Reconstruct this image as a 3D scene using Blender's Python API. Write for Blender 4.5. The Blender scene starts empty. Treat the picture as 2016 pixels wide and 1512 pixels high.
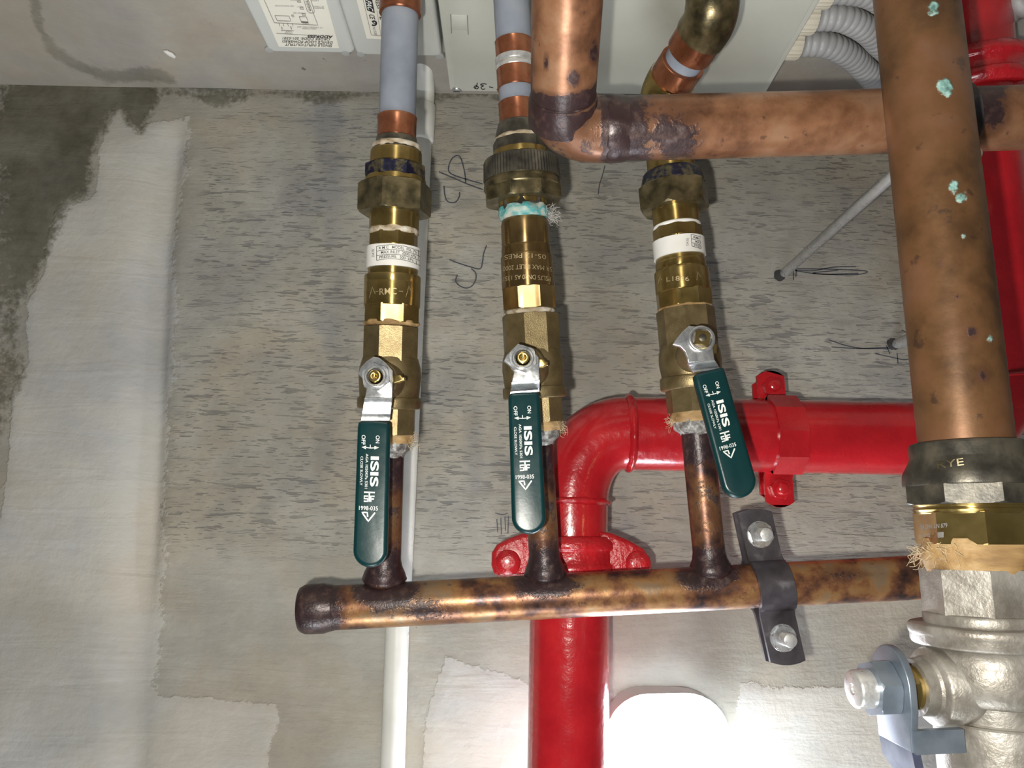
import bpy, math, random
import numpy as np
from mathutils import Vector, Matrix, noise as mnoise

random.seed(7)
scene = bpy.context.scene
COL = scene.collection

# ----------------------------------------------------------------- camera
# Place frame (u, v, h): u along the ceiling to the photo's right, v along the
# ceiling towards the wall with the boxes, h = metres below the ceiling.
W_PX, H_PX, F_PX = 2016.0, 1512.0, 1500.0
CEIL_Z = 2.40
DC = 0.62                                   # lens below ceiling
def unit(a):
    a = np.asarray(a, float); return a / np.linalg.norm(a)
_n = unit((-6.0, -291.0, 1500.0))           # ceiling normal seen from the lens (x right, y up, z forward)
_v = np.array((142.0, 7256.0, 1500.0)); _v = unit(_v - _n * _v.dot(_n))
_u = np.cross(_v, _n); _u = _u if _u[0] > 0 else -_u
CAM = np.array((0.0, 0.0, DC))
def W(p):
    p = np.asarray(p, float)
    out = np.empty_like(p)
    out[..., 0] = -p[..., 0]; out[..., 1] = p[..., 1]; out[..., 2] = CEIL_Z - p[..., 2]
    return out
def dir_uvh(c):                              # camera-frame vector -> place frame
    c = np.asarray(c, float)
    return np.array((_u.dot(c), _v.dot(c), -_n.dot(c)))
cam_data = bpy.data.cameras.new('camera')
cam_data.sensor_fit = 'HORIZONTAL'; cam_data.sensor_width = 36.0
cam_data.lens = F_PX / W_PX * 36.0
cam_data.clip_start = 0.005; cam_data.clip_end = 50
cam = bpy.data.objects.new('camera', cam_data); COL.objects.link(cam)
def wdir(c):
    d = dir_uvh(c); return Vector((-d[0], d[1], -d[2]))
_r, _up, _b = wdir((1, 0, 0)), wdir((0, 1, 0)), wdir((0, 0, -1))
_pos = W(CAM)
cam.matrix_world = Matrix(((_r.x, _up.x, _b.x, _pos[0]), (_r.y, _up.y, _b.y, _pos[1]), (_r.z, _up.z, _b.z, _pos[2]), (0, 0, 0, 1)))
scene.camera = cam

# ----------------------------------------------------------------- world, light, exposure
world = bpy.data.worlds.new('world'); scene.world = world; world.use_nodes = True
world.node_tree.nodes['Background'].inputs[0].default_value = (0.95, 0.97, 1.0, 1)
world.node_tree.nodes['Background'].inputs[1].default_value = 0.055
scene.view_settings.view_transform = 'Standard'
scene.view_settings.look = 'None'
scene.view_settings.exposure = 0.0
scene.cycles.max_bounces = 5; scene.cycles.diffuse_bounces = 3; scene.cycles.glossy_bounces = 3
scene.cycles.use_adaptive_sampling = True; scene.cycles.adaptive_threshold = 0.03
scene.cycles.caustics_reflective = False; scene.cycles.caustics_refractive = False
scene.view_settings.gamma = 1.0
scene.view_settings.use_curve_mapping = False
# the torch / flash held just below and left of the lens
fl = bpy.data.lights.new('camera_flash', 'POINT'); fl.energy = 8.8; fl.shadow_soft_size = 0.004
fl.color = (1.0, 0.955, 0.87)
flo = bpy.data.objects.new('camera_flash', fl); COL.objects.link(flo)
FLASH = CAM + dir_uvh((-0.020, -0.016, 0.0))
flo.location = Vector(W(FLASH))
# added fill light without a seen source, brightens the ceiling from below the frame
rl_ = bpy.data.lights.new('fill_light', 'POINT'); rl_.energy = 36.0; rl_.shadow_soft_size = 0.22; rl_.color = (0.93, 0.97, 1.0)
rlo = bpy.data.objects.new('fill_light', rl_); COL.objects.link(rlo)
rlo.location = Vector(W((-0.05, -1.15, 0.48)))

# ----------------------------------------------------------------- geometry of the lens, used to read sizes off the photo
def ray(px, py):
    return dir_uvh((px - W_PX / 2, H_PX / 2 - py, F_PX))
def at(px, py, h):                           # point on the level h below the ceiling
    d = ray(px, py); return CAM + d * ((h - CAM[2]) / d[2])
def at_v(px, py, v):                         # point on the plane v = const (parallel to the back wall)
    d = ray(px, py); return CAM + d * ((v - CAM[1]) / d[1])
def at_plane(px, py, p0, nrm):
    d = ray(px, py); return CAM + d * (np.dot(p0 - CAM, nrm) / np.dot(d, nrm))
_B = np.array((_u, _v, -_n))                 # place = B @ cam
def proj(p):
    q = (np.asarray(p, float) - CAM) @ _B    # back to camera frame
    return np.stack((W_PX / 2 + F_PX * q[..., 0] / q[..., 2], H_PX / 2 - F_PX * q[..., 1] / q[..., 2], q[..., 2]), -1)
def depth(p): return float(proj(p)[2])

class Ax:
    """a straight pipe axis"""
    def __init__(s, p0, p1):
        s.p0 = np.asarray(p0, float); s.p1 = np.asarray(p1, float)
        s.L = np.linalg.norm(s.p1 - s.p0); s.d = (s.p1 - s.p0) / s.L
        c = CAM - (s.p0 + s.p1) / 2
        f = np.array((0, 0, 1.0)); f = f - s.d * f.dot(s.d)
        if np.linalg.norm(f) < 0.2: f = np.array((0, 1.0, 0)) - s.d * s.d[1]
        s.f = unit(f); s.s = np.cross(s.d, s.f)
    def pt(s, t): return s.p0 + s.d * t
    def solve(s, px=None, py=None, r=0.0):
        """t at which the side of the pipe facing the lens passes pixel column px / row py"""
        k = 0 if px is not None else 1; goal = px if px is not None else py
        def g(t):
            p = s.pt(t); c = CAM - p; c = c - s.d * c.dot(s.d); c = unit(c)
            return proj(p + c * r)[k] - goal
        ts = np.linspace(-0.6, s.L + 0.6, 241); vals = []
        best = None
        for t in ts:
            p = s.pt(t)
            vals.append(g(t) if depth(p) > 0.05 else None)
        for i in range(len(ts) - 1):
            a, b = vals[i], vals[i + 1]
            if a is None or b is None or a * b > 0: continue
            lo, hi = ts[i], ts[i + 1]
            for _ in range(40):
                m = (lo + hi) / 2
                if g(lo) * g(m) <= 0: hi = m
                else: lo = m
            m = (lo + hi) / 2
            if best is None or abs(m - s.L / 2) < abs(best - s.L / 2): best = m
        return best if best is not None else s.L / 2
    def rad(s, w, t):
        return w / 2 * depth(s.pt(t)) / F_PX
    def hit(s, px, py, r):
        """ray / cylinder"""
        d = unit(ray(px, py)); o = CAM - s.p0
        dd = d - s.d * d.dot(s.d); oo = o - s.d * o.dot(s.d)
        a = dd.dot(dd); b = 2 * dd.dot(oo); c = oo.dot(oo) - r * r
        D = b * b - 4 * a * c
        t = (-b - math.sqrt(max(D, 0))) / (2 * a)
        return CAM + d * t

# ----------------------------------------------------------------- mesh builder
class MB:
    def __init__(s): s.v = []; s.f = []; s.a = []; s.n = 0
    def add(s, verts, faces, attr=None):
        verts = np.asarray(verts, float).reshape(-1, 3); o = s.n
        s.v.append(verts); s.n += len(verts)
        s.f.extend([tuple(i + o for i in f) for f in faces])
        s.a.append(np.zeros((len(verts), 3)) if attr is None else np.asarray(attr, float))
        return s
    def rings(s, rings, closed=True, cap0=True, cap1=True, attr=None):
        m = len(rings[0]); k = len(rings); F = []
        for i in range(k - 1):
            for j in range(m if closed else m - 1):
                j2 = (j + 1) % m
                F.append((i * m + j, i * m + j2, (i + 1) * m + j2, (i + 1) * m + j))
        if cap0: F.append(tuple(range(m - 1, -1, -1)))
        if cap1: F.append(tuple((k - 1) * m + j for j in range(m)))
        return s.add(np.concatenate([np.asarray(r) for r in rings]), F, attr)
    def revolve(s, ax, prof, n=48, jit=0.0, jscale=400.0, attr=None, a0=0.0, bev=0.0006, step=None):
        prof = bevel_prof(prof, bev)
        if step:
            q = [prof[0]]
            for a, b in zip(prof, prof[1:]):
                k = max(1, int(abs(b[0] - a[0]) / step))
                q += [(a[0] + (b[0] - a[0]) * i / k, a[1] + (b[1] - a[1]) * i / k) for i in range(1, k + 1)]
            prof = q
        R = []; A = []
        for t, r in prof:
            ring = []
            for j in range(n):
                an = a0 + 2 * math.pi * j / n
                e = math.cos(an) * ax.f + math.sin(an) * ax.s
                rr = r
                p = ax.pt(t) + e * rr
                if jit:
                    q = p * jscale
                    p = p + e * (jit * mnoise.noise(Vector(q)))
                ring.append(p)
                if attr: A.append(attr(p, t, an))
            R.append(ring)
        s.rings(R, attr=np.array(A) if attr else None); return s
    def hex(s, ax, t0, t1, r, sides=6, cham=0.93, a0=0.0, n=96, c0=True, c1=True):
        """nut: r = across-corners radius; ends turned to a cone"""
        ap = r * math.cos(math.pi / sides); rc = ap + (r - ap) * (cham - 0.86) / 0.14 if cham < 1 else r
        rows = [[], [], [], []]
        for j in range(n):
            an = 2 * math.pi * j / n
            w = (an % (2 * math.pi / sides)) - math.pi / sides
            rr = ap / math.cos(w); rl = min(rr, rc); off = max(0.0, (rr - rc) * 0.62) + 0.0002
            e = math.cos(an + a0) * ax.f + math.sin(an + a0) * ax.s
            rows[0].append(ax.pt(t0) + e * (rl if c0 else rr)); rows[1].append(ax.pt(t0 + (off if c0 else 0.0001)) + e * rr)
            rows[2].append(ax.pt(t1 - (off if c1 else 0.0001)) + e * rr); rows[3].append(ax.pt(t1) + e * (rl if c1 else rr))
        return s.rings(rows)
    def tube(s, pts, r, n=24, attr=None, jit=0.0):
        pts = [np.asarray(p, float) for p in pts]; R = []; A = []
        if np.isscalar(r): r = [r] * len(pts)
        d = unit(pts[1] - pts[0]); x = np.array((0.31, 0.17, 0.93)); x = unit(x - d * x.dot(d))
        for i, p in enumerate(pts):
            if i == 0: d = unit(pts[1] - p)
            elif i == len(pts) - 1: d = unit(p - pts[-2])
            else: d = unit(unit(pts[i + 1] - p) + unit(p - pts[i - 1]))
            x = unit(x - d * x.dot(d)); y = np.cross(d, x); ring = []
            for j in range(n):
                e = math.cos(2 * math.pi * j / n) * x + math.sin(2 * math.pi * j / n) * y
                q = p + e * r[i]
                if jit: q = q + e * jit * mnoise.noise(Vector(q * 300))
                ring.append(q)
                if attr: A.append(attr(q, i, 0))
            R.append(ring)
        return s.rings(R, attr=np.array(A) if attr else None)
    def slab(s, pts, nrm, th, rnd=0.0, steps=4):
        """planar outline pts (front face), solid of thickness th behind it, front edge rounded"""
        pts = np.asarray(pts, float); nrm = unit(nrm); k = len(pts)
        nx = np.roll(pts, -1, 0) - pts; pv = pts - np.roll(pts, 1, 0)
        a = np.cross(nx, nrm); b = np.cross(pv, nrm)
        a /= np.linalg.norm(a, axis=1)[:, None] + 1e-12; b /= np.linalg.norm(b, axis=1)[:, None] + 1e-12
        m = a + b; m /= np.linalg.norm(m, axis=1)[:, None] + 1e-12
        cen = pts.mean(0)
        if np.sum((pts - cen) * m) < 0: m = -m
        R = []
        if rnd > 0:
            for i in range(steps, -1, -1):
                an = math.pi / 2 * i / steps
                R.append(pts - m * rnd * (1 - math.cos(an)) - nrm * rnd * (1 - math.sin(an)))
            for i in range(0, steps + 1):
                an = math.pi / 2 * i / steps
                R.append(pts - m * rnd * (1 - math.cos(an)) - nrm * (th - rnd * (1 - math.sin(an))))
        else:
            R = [pts, pts - nrm * th]
        return s.rings(R)
    def ribbon(s, pts, nrm, w, lift=0.0002, th=0.00012):
        pts = [np.asarray(p, float) for p in pts]; nrm = unit(nrm); R = []
        for i, p in enumerate(pts):
            d = unit(pts[min(i + 1, len(pts) - 1)] - pts[max(i - 1, 0)]); sd = unit(np.cross(nrm, d)) * w / 2
            q = p + nrm * lift
            R.append([q - sd, q + sd, q + sd - nrm * th, q - sd - nrm * th])
        return s.rings(R)
    def build(s, name, mat, parent=None, label=None, smooth=35, kind=None, origin=None):
        v = W(np.concatenate(s.v))
        lo, hi = v.min(0), v.max(0); c = (lo + hi) / 2 if origin is None else W(np.asarray(origin, float))
        me = bpy.data.meshes.new(name)
        me.from_pydata((v - c).tolist(), [], s.f)
        a = np.concatenate(s.a)
        if np.any(a):
            at_ = me.attributes.new('wear', 'FLOAT_VECTOR', 'POINT'); at_.data.foreach_set('vector', a.astype(np.float32).ravel())
        me.materials.append(mat)
        if smooth:
            me.polygons.foreach_set('use_smooth', [True] * len(me.polygons))
            me.set_sharp_from_angle(angle=math.radians(smooth))
        me.update()
        o = bpy.data.objects.new(name, me); COL.objects.link(o)
        if parent is not None:
            o.parent = parent
            o.location = Vector(c) - PLOC[parent.name]
        else: o.location = Vector(c)
        PLOC[o.name] = Vector(c)
        if label: o['label'] = label
        if kind: o['kind'] = kind
        return o
PLOC = {}
def bevel_prof(prof, b):
    if b <= 0: return prof
    out = [prof[0]]
    for i in range(1, len(prof) - 1):
        p, q, r = np.array(prof[i - 1]), np.array(prof[i]), np.array(prof[i + 1])
        d1, d2 = p - q, r - q; l1, l2 = np.linalg.norm(d1), np.linalg.norm(d2)
        if l1 < 1e-9 or l2 < 1e-9: continue
        if np.dot(d1 / l1, d2 / l2) > -0.94:
            out.append(tuple(q + d1 / l1 * min(b, l1 * .4))); out.append(tuple(q + d2 / l2 * min(b, l2 * .4)))
        else: out.append(tuple(q))
    out.append(prof[-1]); return out
def thing(name, label, cat, p, group=None):
    o = bpy.data.objects.new(name, None); COL.objects.link(o)
    o.empty_display_size = 0.02
    o.location = Vector(W(np.asarray(p, float))); PLOC[o.name] = o.location.copy()
    return tag(o, label, cat, group)
def tag(o, label, cat, group=None):
    o['label'] = label; o['category'] = cat
    if group: o['group'] = group
    return o

# ----------------------------------------------------------------- materials
def new_mat(name):
    m = bpy.data.materials.new(name); m.use_nodes = True
    nt = m.node_tree; return m, nt, nt.nodes['Principled BSDF']
def N(nt, typ, **kw):
    n = nt.nodes.new(typ)
    for k, v in kw.items(): setattr(n, k, v)
    return n
def coords(nt, sc=(1, 1, 1)):
    tc = N(nt, 'ShaderNodeTexCoord'); mp = N(nt, 'ShaderNodeMapping'); mp.inputs['Scale'].default_value = sc
    nt.links.new(tc.outputs['Object'], mp.inputs['Vector']); return mp.outputs['Vector']
def noise(nt, vec, scale, detail=4, rough=.55, dist=0.0):
    n = N(nt, 'ShaderNodeTexNoise'); n.inputs['Scale'].default_value = scale; n.inputs['Detail'].default_value = detail
    n.inputs['Roughness'].default_value = rough; n.inputs['Distortion'].default_value = dist
    nt.links.new(vec, n.inputs['Vector']); return n.outputs['Fac']
def ramp(nt, fac, stops, interp='LINEAR'):
    r = N(nt, 'ShaderNodeValToRGB'); e = r.color_ramp.elements; r.color_ramp.interpolation = interp
    while len(e) > 1: e.remove(e[-1])
    for i, (p, c) in enumerate(stops):
        x = e[0] if i == 0 else e.new(p)
        x.position = p; x.color = c if len(c) == 4 else (*c, 1)
    nt.links.new(fac, r.inputs['Fac']); return r.outputs['Color']
def ramp01(nt, fac, a, b, inv=False):
    m = N(nt, 'ShaderNodeMapRange'); m.inputs['From Min'].default_value = a; m.inputs['From Max'].default_value = b
    m.inputs['To Min'].default_value = 1.0 if inv else 0.0; m.inputs['To Max'].default_value = 0.0 if inv else 1.0
    m.interpolation_type = 'SMOOTHSTEP'
    nt.links.new(fac, m.inputs['Value']); return m.outputs['Result']
def mix(nt, fac, a, b, mode='MIX'):
    m = N(nt, 'ShaderNodeMix', data_type='RGBA', blend_type=mode)
    for sock, val in (('Factor', fac), ('A', a), ('B', b)):
        i = {'Factor': 0, 'A': 6, 'B': 7}[sock]
        if isinstance(val, (int, float)): m.inputs[i].default_value = val
        elif isinstance(val, tuple): m.inputs[i].default_value = (*val, 1) if len(val) == 3 else val
        else: nt.links.new(val, m.inputs[i])
    return m.outputs[2]
def mth(nt, op, a, b=None, clamp=False):
    m = N(nt, 'ShaderNodeMath', operation=op); m.use_clamp = clamp
    for i, x in enumerate((a, b)):
        if x is None: continue
        if isinstance(x, (int, float)): m.inputs[i].default_value = x
        else: nt.links.new(x, m.inputs[i])
    return m.outputs[0]
def bump(nt, bsdf, hgt, dist, strength=1.0):
    b = N(nt, 'ShaderNodeBump'); b.inputs['Distance'].default_value = dist; b.inputs['Strength'].default_value = strength
    nt.links.new(hgt, b.inputs['Height']); nt.links.new(b.outputs['Normal'], bsdf.inputs['Normal'])
def attr_xyz(nt, name='wear'):
    a = N(nt, 'ShaderNodeAttribute'); a.attribute_name = name
    s = N(nt, 'ShaderNodeSeparateXYZ'); nt.links.new(a.outputs['Vector'], s.inputs[0]); return s.outputs
def simple(name, stops, scale=60, metal=0.0, rough=.4, rough_var=.1, bmp=0.0, bscale=300, sc=(1, 1, 1), coat=0.0, detail=4, spec=.5, turned=0.0):
    m, nt, b = new_mat(name); vec = coords(nt, sc)
    if len(stops) == 1: b.inputs['Base Color'].default_value = (*stops[0][1], 1)
    else: nt.links.new(ramp(nt, noise(nt, vec, scale, detail), stops), b.inputs['Base Color'])
    b.inputs['Metallic'].default_value = metal
    b.inputs['Specular IOR Level'].default_value = spec
    rn = noise(nt, vec, scale * 2.3, 3)
    mr = N(nt, 'ShaderNodeMapRange'); mr.inputs['To Min'].default_value = max(.03, rough - rough_var); mr.inputs['To Max'].default_value = rough + rough_var
    mr.inputs['From Min'].default_value = .3; mr.inputs['From Max'].default_value = .7
    nt.links.new(rn, mr.inputs['Value']); nt.links.new(mr.outputs[0], b.inputs['Roughness'])
    b.inputs['Coat Weight'].default_value = coat; b.inputs['Coat Roughness'].default_value = .12
    if bmp: bump(nt, b, noise(nt, vec, bscale, 4), bmp)
    if turned:                              # lathe marks run round the pipe axis
        tg = N(nt, 'ShaderNodeTangent'); tg.direction_type = 'RADIAL'; tg.axis = 'Y'
        nt.links.new(tg.outputs[0], b.inputs['Tangent']); b.inputs['Anisotropic'].default_value = turned; b.inputs['Anisotropic Rotation'].default_value = .25
    return m
def copper_mat(name, cols, scale=55, metal=.55, rough=.38, dark=(.022, .015, .017), patch=(.5, .62), stretch=(1, 1, 1)):
    """wear.x = heat-blackened, wear.y = verdigris, wear.z = bright / scratched"""
    m, nt, b = new_mat(name); vec = coords(nt, stretch)
    n1 = noise(nt, vec, scale, 6, .6); n2 = noise(nt, vec, scale * 4.5, 5, .6); n3 = noise(nt, vec, scale * 14, 3)
    base = ramp(nt, n1, cols)
    sp = ramp01(nt, n2, .62, .70)
    base = mix(nt, mth(nt, 'MULTIPLY', sp, .55), base, dark)
    w = attr_xyz(nt)
    base = mix(nt, mth(nt, 'MULTIPLY', ramp01(nt, mth(nt, 'ADD', w[0], mth(nt, 'MULTIPLY', mth(nt, 'SUBTRACT', n1, .5), 1.2)), .02, .45), .6), base, (.12, .055, .036))
    nz = mth(nt, 'ADD', mth(nt, 'MULTIPLY', mth(nt, 'SUBTRACT', n1, .5), 1.1), mth(nt, 'ADD', mth(nt, 'MULTIPLY', mth(nt, 'SUBTRACT', n2, .5), 1.1), mth(nt, 'MULTIPLY', mth(nt, 'SUBTRACT', n3, .5), .5)))
    burn = ramp01(nt, mth(nt, 'ADD', w[0], nz), .36, .60)
    burncol = ramp(nt, n2, [(.3, dark), (.52, (dark[0] * 1.3, dark[1] * 1.15, dark[2] * 1.3)), (.64, (.07, .042, .040)), (.76, (.13, .115, .115))])
    base = mix(nt, mth(nt, 'MULTIPLY', burn, .92), base, burncol)
    vg = ramp01(nt, mth(nt, 'ADD', w[1], mth(nt, 'MULTIPLY', mth(nt, 'MULTIPLY', nz, 1.3), mth(nt, 'MULTIPLY', w[1], 3.0, True))), .38, .68)
    base = mix(nt, vg, base, ramp(nt, n3, [(.35, (.10, .20, .18)), (.52, (.22, .42, .38)), (.68, (.40, .62, .57))]))
    nt.links.new(base, b.inputs['Base Color'])
    nt.links.new(mth(nt, 'MULTIPLY', mth(nt, 'SUBTRACT', 1.0, mth(nt, 'MAXIMUM', mth(nt, 'MULTIPLY', burn, .6), vg)), metal), b.inputs['Metallic'])
    rr = mth(nt, 'ADD', mth(nt, 'MULTIPLY', mth(nt, 'SUBTRACT', n2, .5), .35), mth(nt, 'ADD', rough, mth(nt, 'MULTIPLY', vg, .4)))
    nt.links.new(rr, b.inputs['Roughness'])
    bump(nt, b, mth(nt, 'ADD', mth(nt, 'MULTIPLY', vg, 1.5), mth(nt, 'ADD', mth(nt, 'MULTIPLY', n2, .5), mth(nt, 'MULTIPLY', burn, mth(nt, 'MULTIPLY', n3, .8)))), .00025)
    return m

M = {}
M['copper_right'] = copper_mat('copper_aged_brown', [(.36, (.10, .050, .022)), (.46, (.17, .085, .036)), (.54, (.22, .105, .048)), (.64, (.28, .15, .085))], 22, .4, .40)
M['copper_main'] = copper_mat('copper_aged_orange', [(.36, (.12, .055, .030)), (.45, (.24, .11, .056)), (.55, (.35, .17, .088)), (.65, (.46, .26, .15))], 30, .45, .36)
M['copper_manifold'] = copper_mat('copper_mottled', [(.37, (.035, .022, .024)), (.44, (.12, .055, .035)), (.50, (.24, .105, .050)), (.57, (.36, .19, .075)), (.66, (.34, .24, .145))], 44, .5, .36)
M['copper_sleeve'] = simple('copper_sleeve', [(.35, (.24, .085, .042)), (.55, (.38, .14, .07)), (.7, (.47, .20, .105))], 70, .75, .30, .05, turned=.8)
M['brass'] = simple('brass_bright', [(.3, (.27, .19, .060)), (.5, (.38, .275, .095)), (.7, (.47, .355, .14))], 60, .9, .30, .04, turned=.93)
M['brass_old'] = simple('brass_tarnished', [(.32, (.06, .052, .030)), (.45, (.12, .100, .052)), (.55, (.18, .145, .075)), (.7, (.27, .22, .12))], 95, .7, .33, .08, .00006, 700)
M['brass_cast'] = simple('brass_cast', [(.3, (.15, .112, .052)), (.5, (.22, .168, .082)), (.7, (.29, .225, .115))], 90, .72, .40, .06, .00012, 1600)
M['brass_brown'] = simple('brass_brown', [(.3, (.19, .125, .050)), (.5, (.26, .175, .075)), (.7, (.33, .23, .10))], 60, .88, .30, .04, turned=.93)
M['brass_dark'] = simple('brass_darkened', [(.36, (.040, .037, .030)), (.5, (.075, .069, .055)), (.64, (.135, .12, .09))], 80, .5, .40, .06, .00008, 800)
M['brass_engrave'] = simple('engraved_mark', [(.4, (.42, .33, .17)), (.6, (.52, .42, .24))], 300, .5, .45)
M['blue_paint'] = simple('blue_paint_flakes', [(.38, (.012, .012, .034)), (.47, (.018, .019, .045)), (.53, (.085, .072, .045)), (.64, (.16, .13, .07))], 150, .45, .38, .1, .0001, 700)
M['nickel'] = simple('nickel_cast', [(.34, (.19, .17, .14)), (.5, (.30, .28, .245)), (.66, (.43, .41, .37))], 60, .5, .45, .1, .00025, 500)
M['zinc'] = simple('zinc_plate', [(.3, (.50, .53, .56)), (.5, (.66, .68, .70)), (.7, (.78, .78, .76))], 70, .85, .27, .08, .00005, 500)
M['zinc_blue'] = simple('zinc_blue_plate', [(.3, (.16, .20, .25)), (.6, (.27, .32, .38))], 60, .6, .34, .06)
M['lever_blue'] = simple('dark_blue_lever', [(.3, (.040, .048, .085)), (.6, (.06, .07, .115))], 60, 0, .65, .06)  # arm darker than the plated lever head
M['steel_rod'] = simple('threaded_rod_zinc', [(.3, (.66, .67, .67)), (.7, (.80, .80, .78))], 200, .7, .34)
M['clamp_black'] = simple('black_painted_steel', [(.35, (.035, .030, .036)), (.6, (.062, .054, .062)), (.74, (.16, .155, .165))], 70, .1, .42, .08, .0001, 500)
M['red'] = simple('red_gloss_paint', [(.3, (.36, .008, .014)), (.6, (.46, .012, .018)), (.75, (.52, .018, .022))], 35, 0, .24, .06, .00045, 160, coat=.5)
M['red_cast'] = simple('red_paint_on_casting', [(.3, (.36, .008, .014)), (.7, (.50, .014, .02))], 60, 0, .28, .06, .0008, 330, coat=.5)
M['grip'] = simple('green_vinyl', [(.3, (.0008, .026, .029)), (.7, (.0012, .034, .036))], 40, 0, .33, .04, .0001, 120)
M['white_print'] = simple('white_print', [(.3, (.78, .82, .80)), (.7, (.88, .90, .88))], 300, 0, .5)
M['black_print'] = simple('black_print', [(.3, (.012, .012, .014)), (.7, (.03, .03, .034))], 300, 0, .55)
M['grey_print'] = simple('grey_print', [(.3, (.16, .155, .15)), (.7, (.24, .23, .22))], 300, 0, .6)
M['pencil'] = simple('pencil_mark', [(.3, (.030, .034, .055)), (.7, (.075, .08, .10))], 300, 0, .6)
M['pex'] = simple('grey_plastic_pipe', [(.3, (.20, .225, .275)), (.55, (.26, .29, .35)), (.75, (.30, .32, .36))], 45, 0, .46, .08, .00006, 300)
M['pvc'] = simple('white_pvc', [(.3, (.66, .66, .60)), (.7, (.80, .80, .75))], 30, 0, .34)
M['box'] = simple('pale_grey_plastic', [(.3, (.54, .55, .49)), (.6, (.58, .59, .53)), (.75, (.60, .61, .55))], 20, 0, .42, .04, .00006, 900)
M['module'] = simple('module_plastic', [(.3, (.57, .59, .56)), (.7, (.62, .64, .61))], 25, 0, .38, .04)
M['recess_grey'] = simple('recess_shade_grey', [(.3, (.34, .35, .34)), (.7, (.40, .41, .40))], 80, 0, .5)  # recess shade put into a grey on flat discs
M['label'] = simple('cream_sticker', [(.3, (.82, .80, .70)), (.7, (.86, .84, .75))], 30, 0, .5)
M['label_white'] = simple('white_label', [(.3, (.76, .75, .70)), (.7, (.85, .84, .80))], 60, 0, .38)
M['gland'] = simple('cream_gland_plastic', [(.3, (.60, .56, .45)), (.7, (.68, .64, .53))], 60, 0, .45)
M['flex'] = simple('grey_corrugated_plastic', [(.3, (.34, .345, .35)), (.7, (.41, .415, .42))], 50, 0, .4)
M['tape'] = simple('white_thread_tape', [(.36, (.20, .14, .08)), (.46, (.42, .34, .23)), (.56, (.56, .50, .40)), (.70, (.70, .66, .58))], 130, 0, .7, .1, .0004, 600, sc=(.5, 1, 1))
M['tape_green'] = simple('tape_green_sealant', [(.38, (.55, .53, .45)), (.47, (.34, .48, .44)), (.55, (.05, .33, .34)), (.66, (.42, .42, .36))], 110, 0, .6, .1, .0005, 500, sc=(.5, 1, 1))
M['wool'] = simple('grey_fibre_wad', [(.3, (.30, .29, .27)), (.7, (.62, .60, .56))], 400, 0, .8, .1, .0006, 700)
M['hemp'] = simple('hemp_wrap', [(.3, (.20, .115, .045)), (.5, (.38, .24, .10)), (.7, (.52, .37, .19))], 120, 0, .7, .1, .0008, 420, sc=(.18, 1, 1))
M['fibre'] = simple('hemp_fibre', [(.3, (.45, .34, .20)), (.7, (.66, .55, .38))], 200, 0, .7)
M['solder'] = simple('solder_flux', [(.35, (.10, .09, .085)), (.5, (.24, .23, .21)), (.65, (.50, .50, .47))], 260, .3, .5, .1, .0006, 500)
M['hole'] = simple('dark_recess', [(.3, (.03, .03, .032)), (.7, (.05, .05, .05))], 100, 0, .6)
M['lamp_base'] = simple('white_lamp_plastic', [(.3, (.75, .76, .77)), (.7, (.8, .8, .8))], 40, 0, .4)

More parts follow.
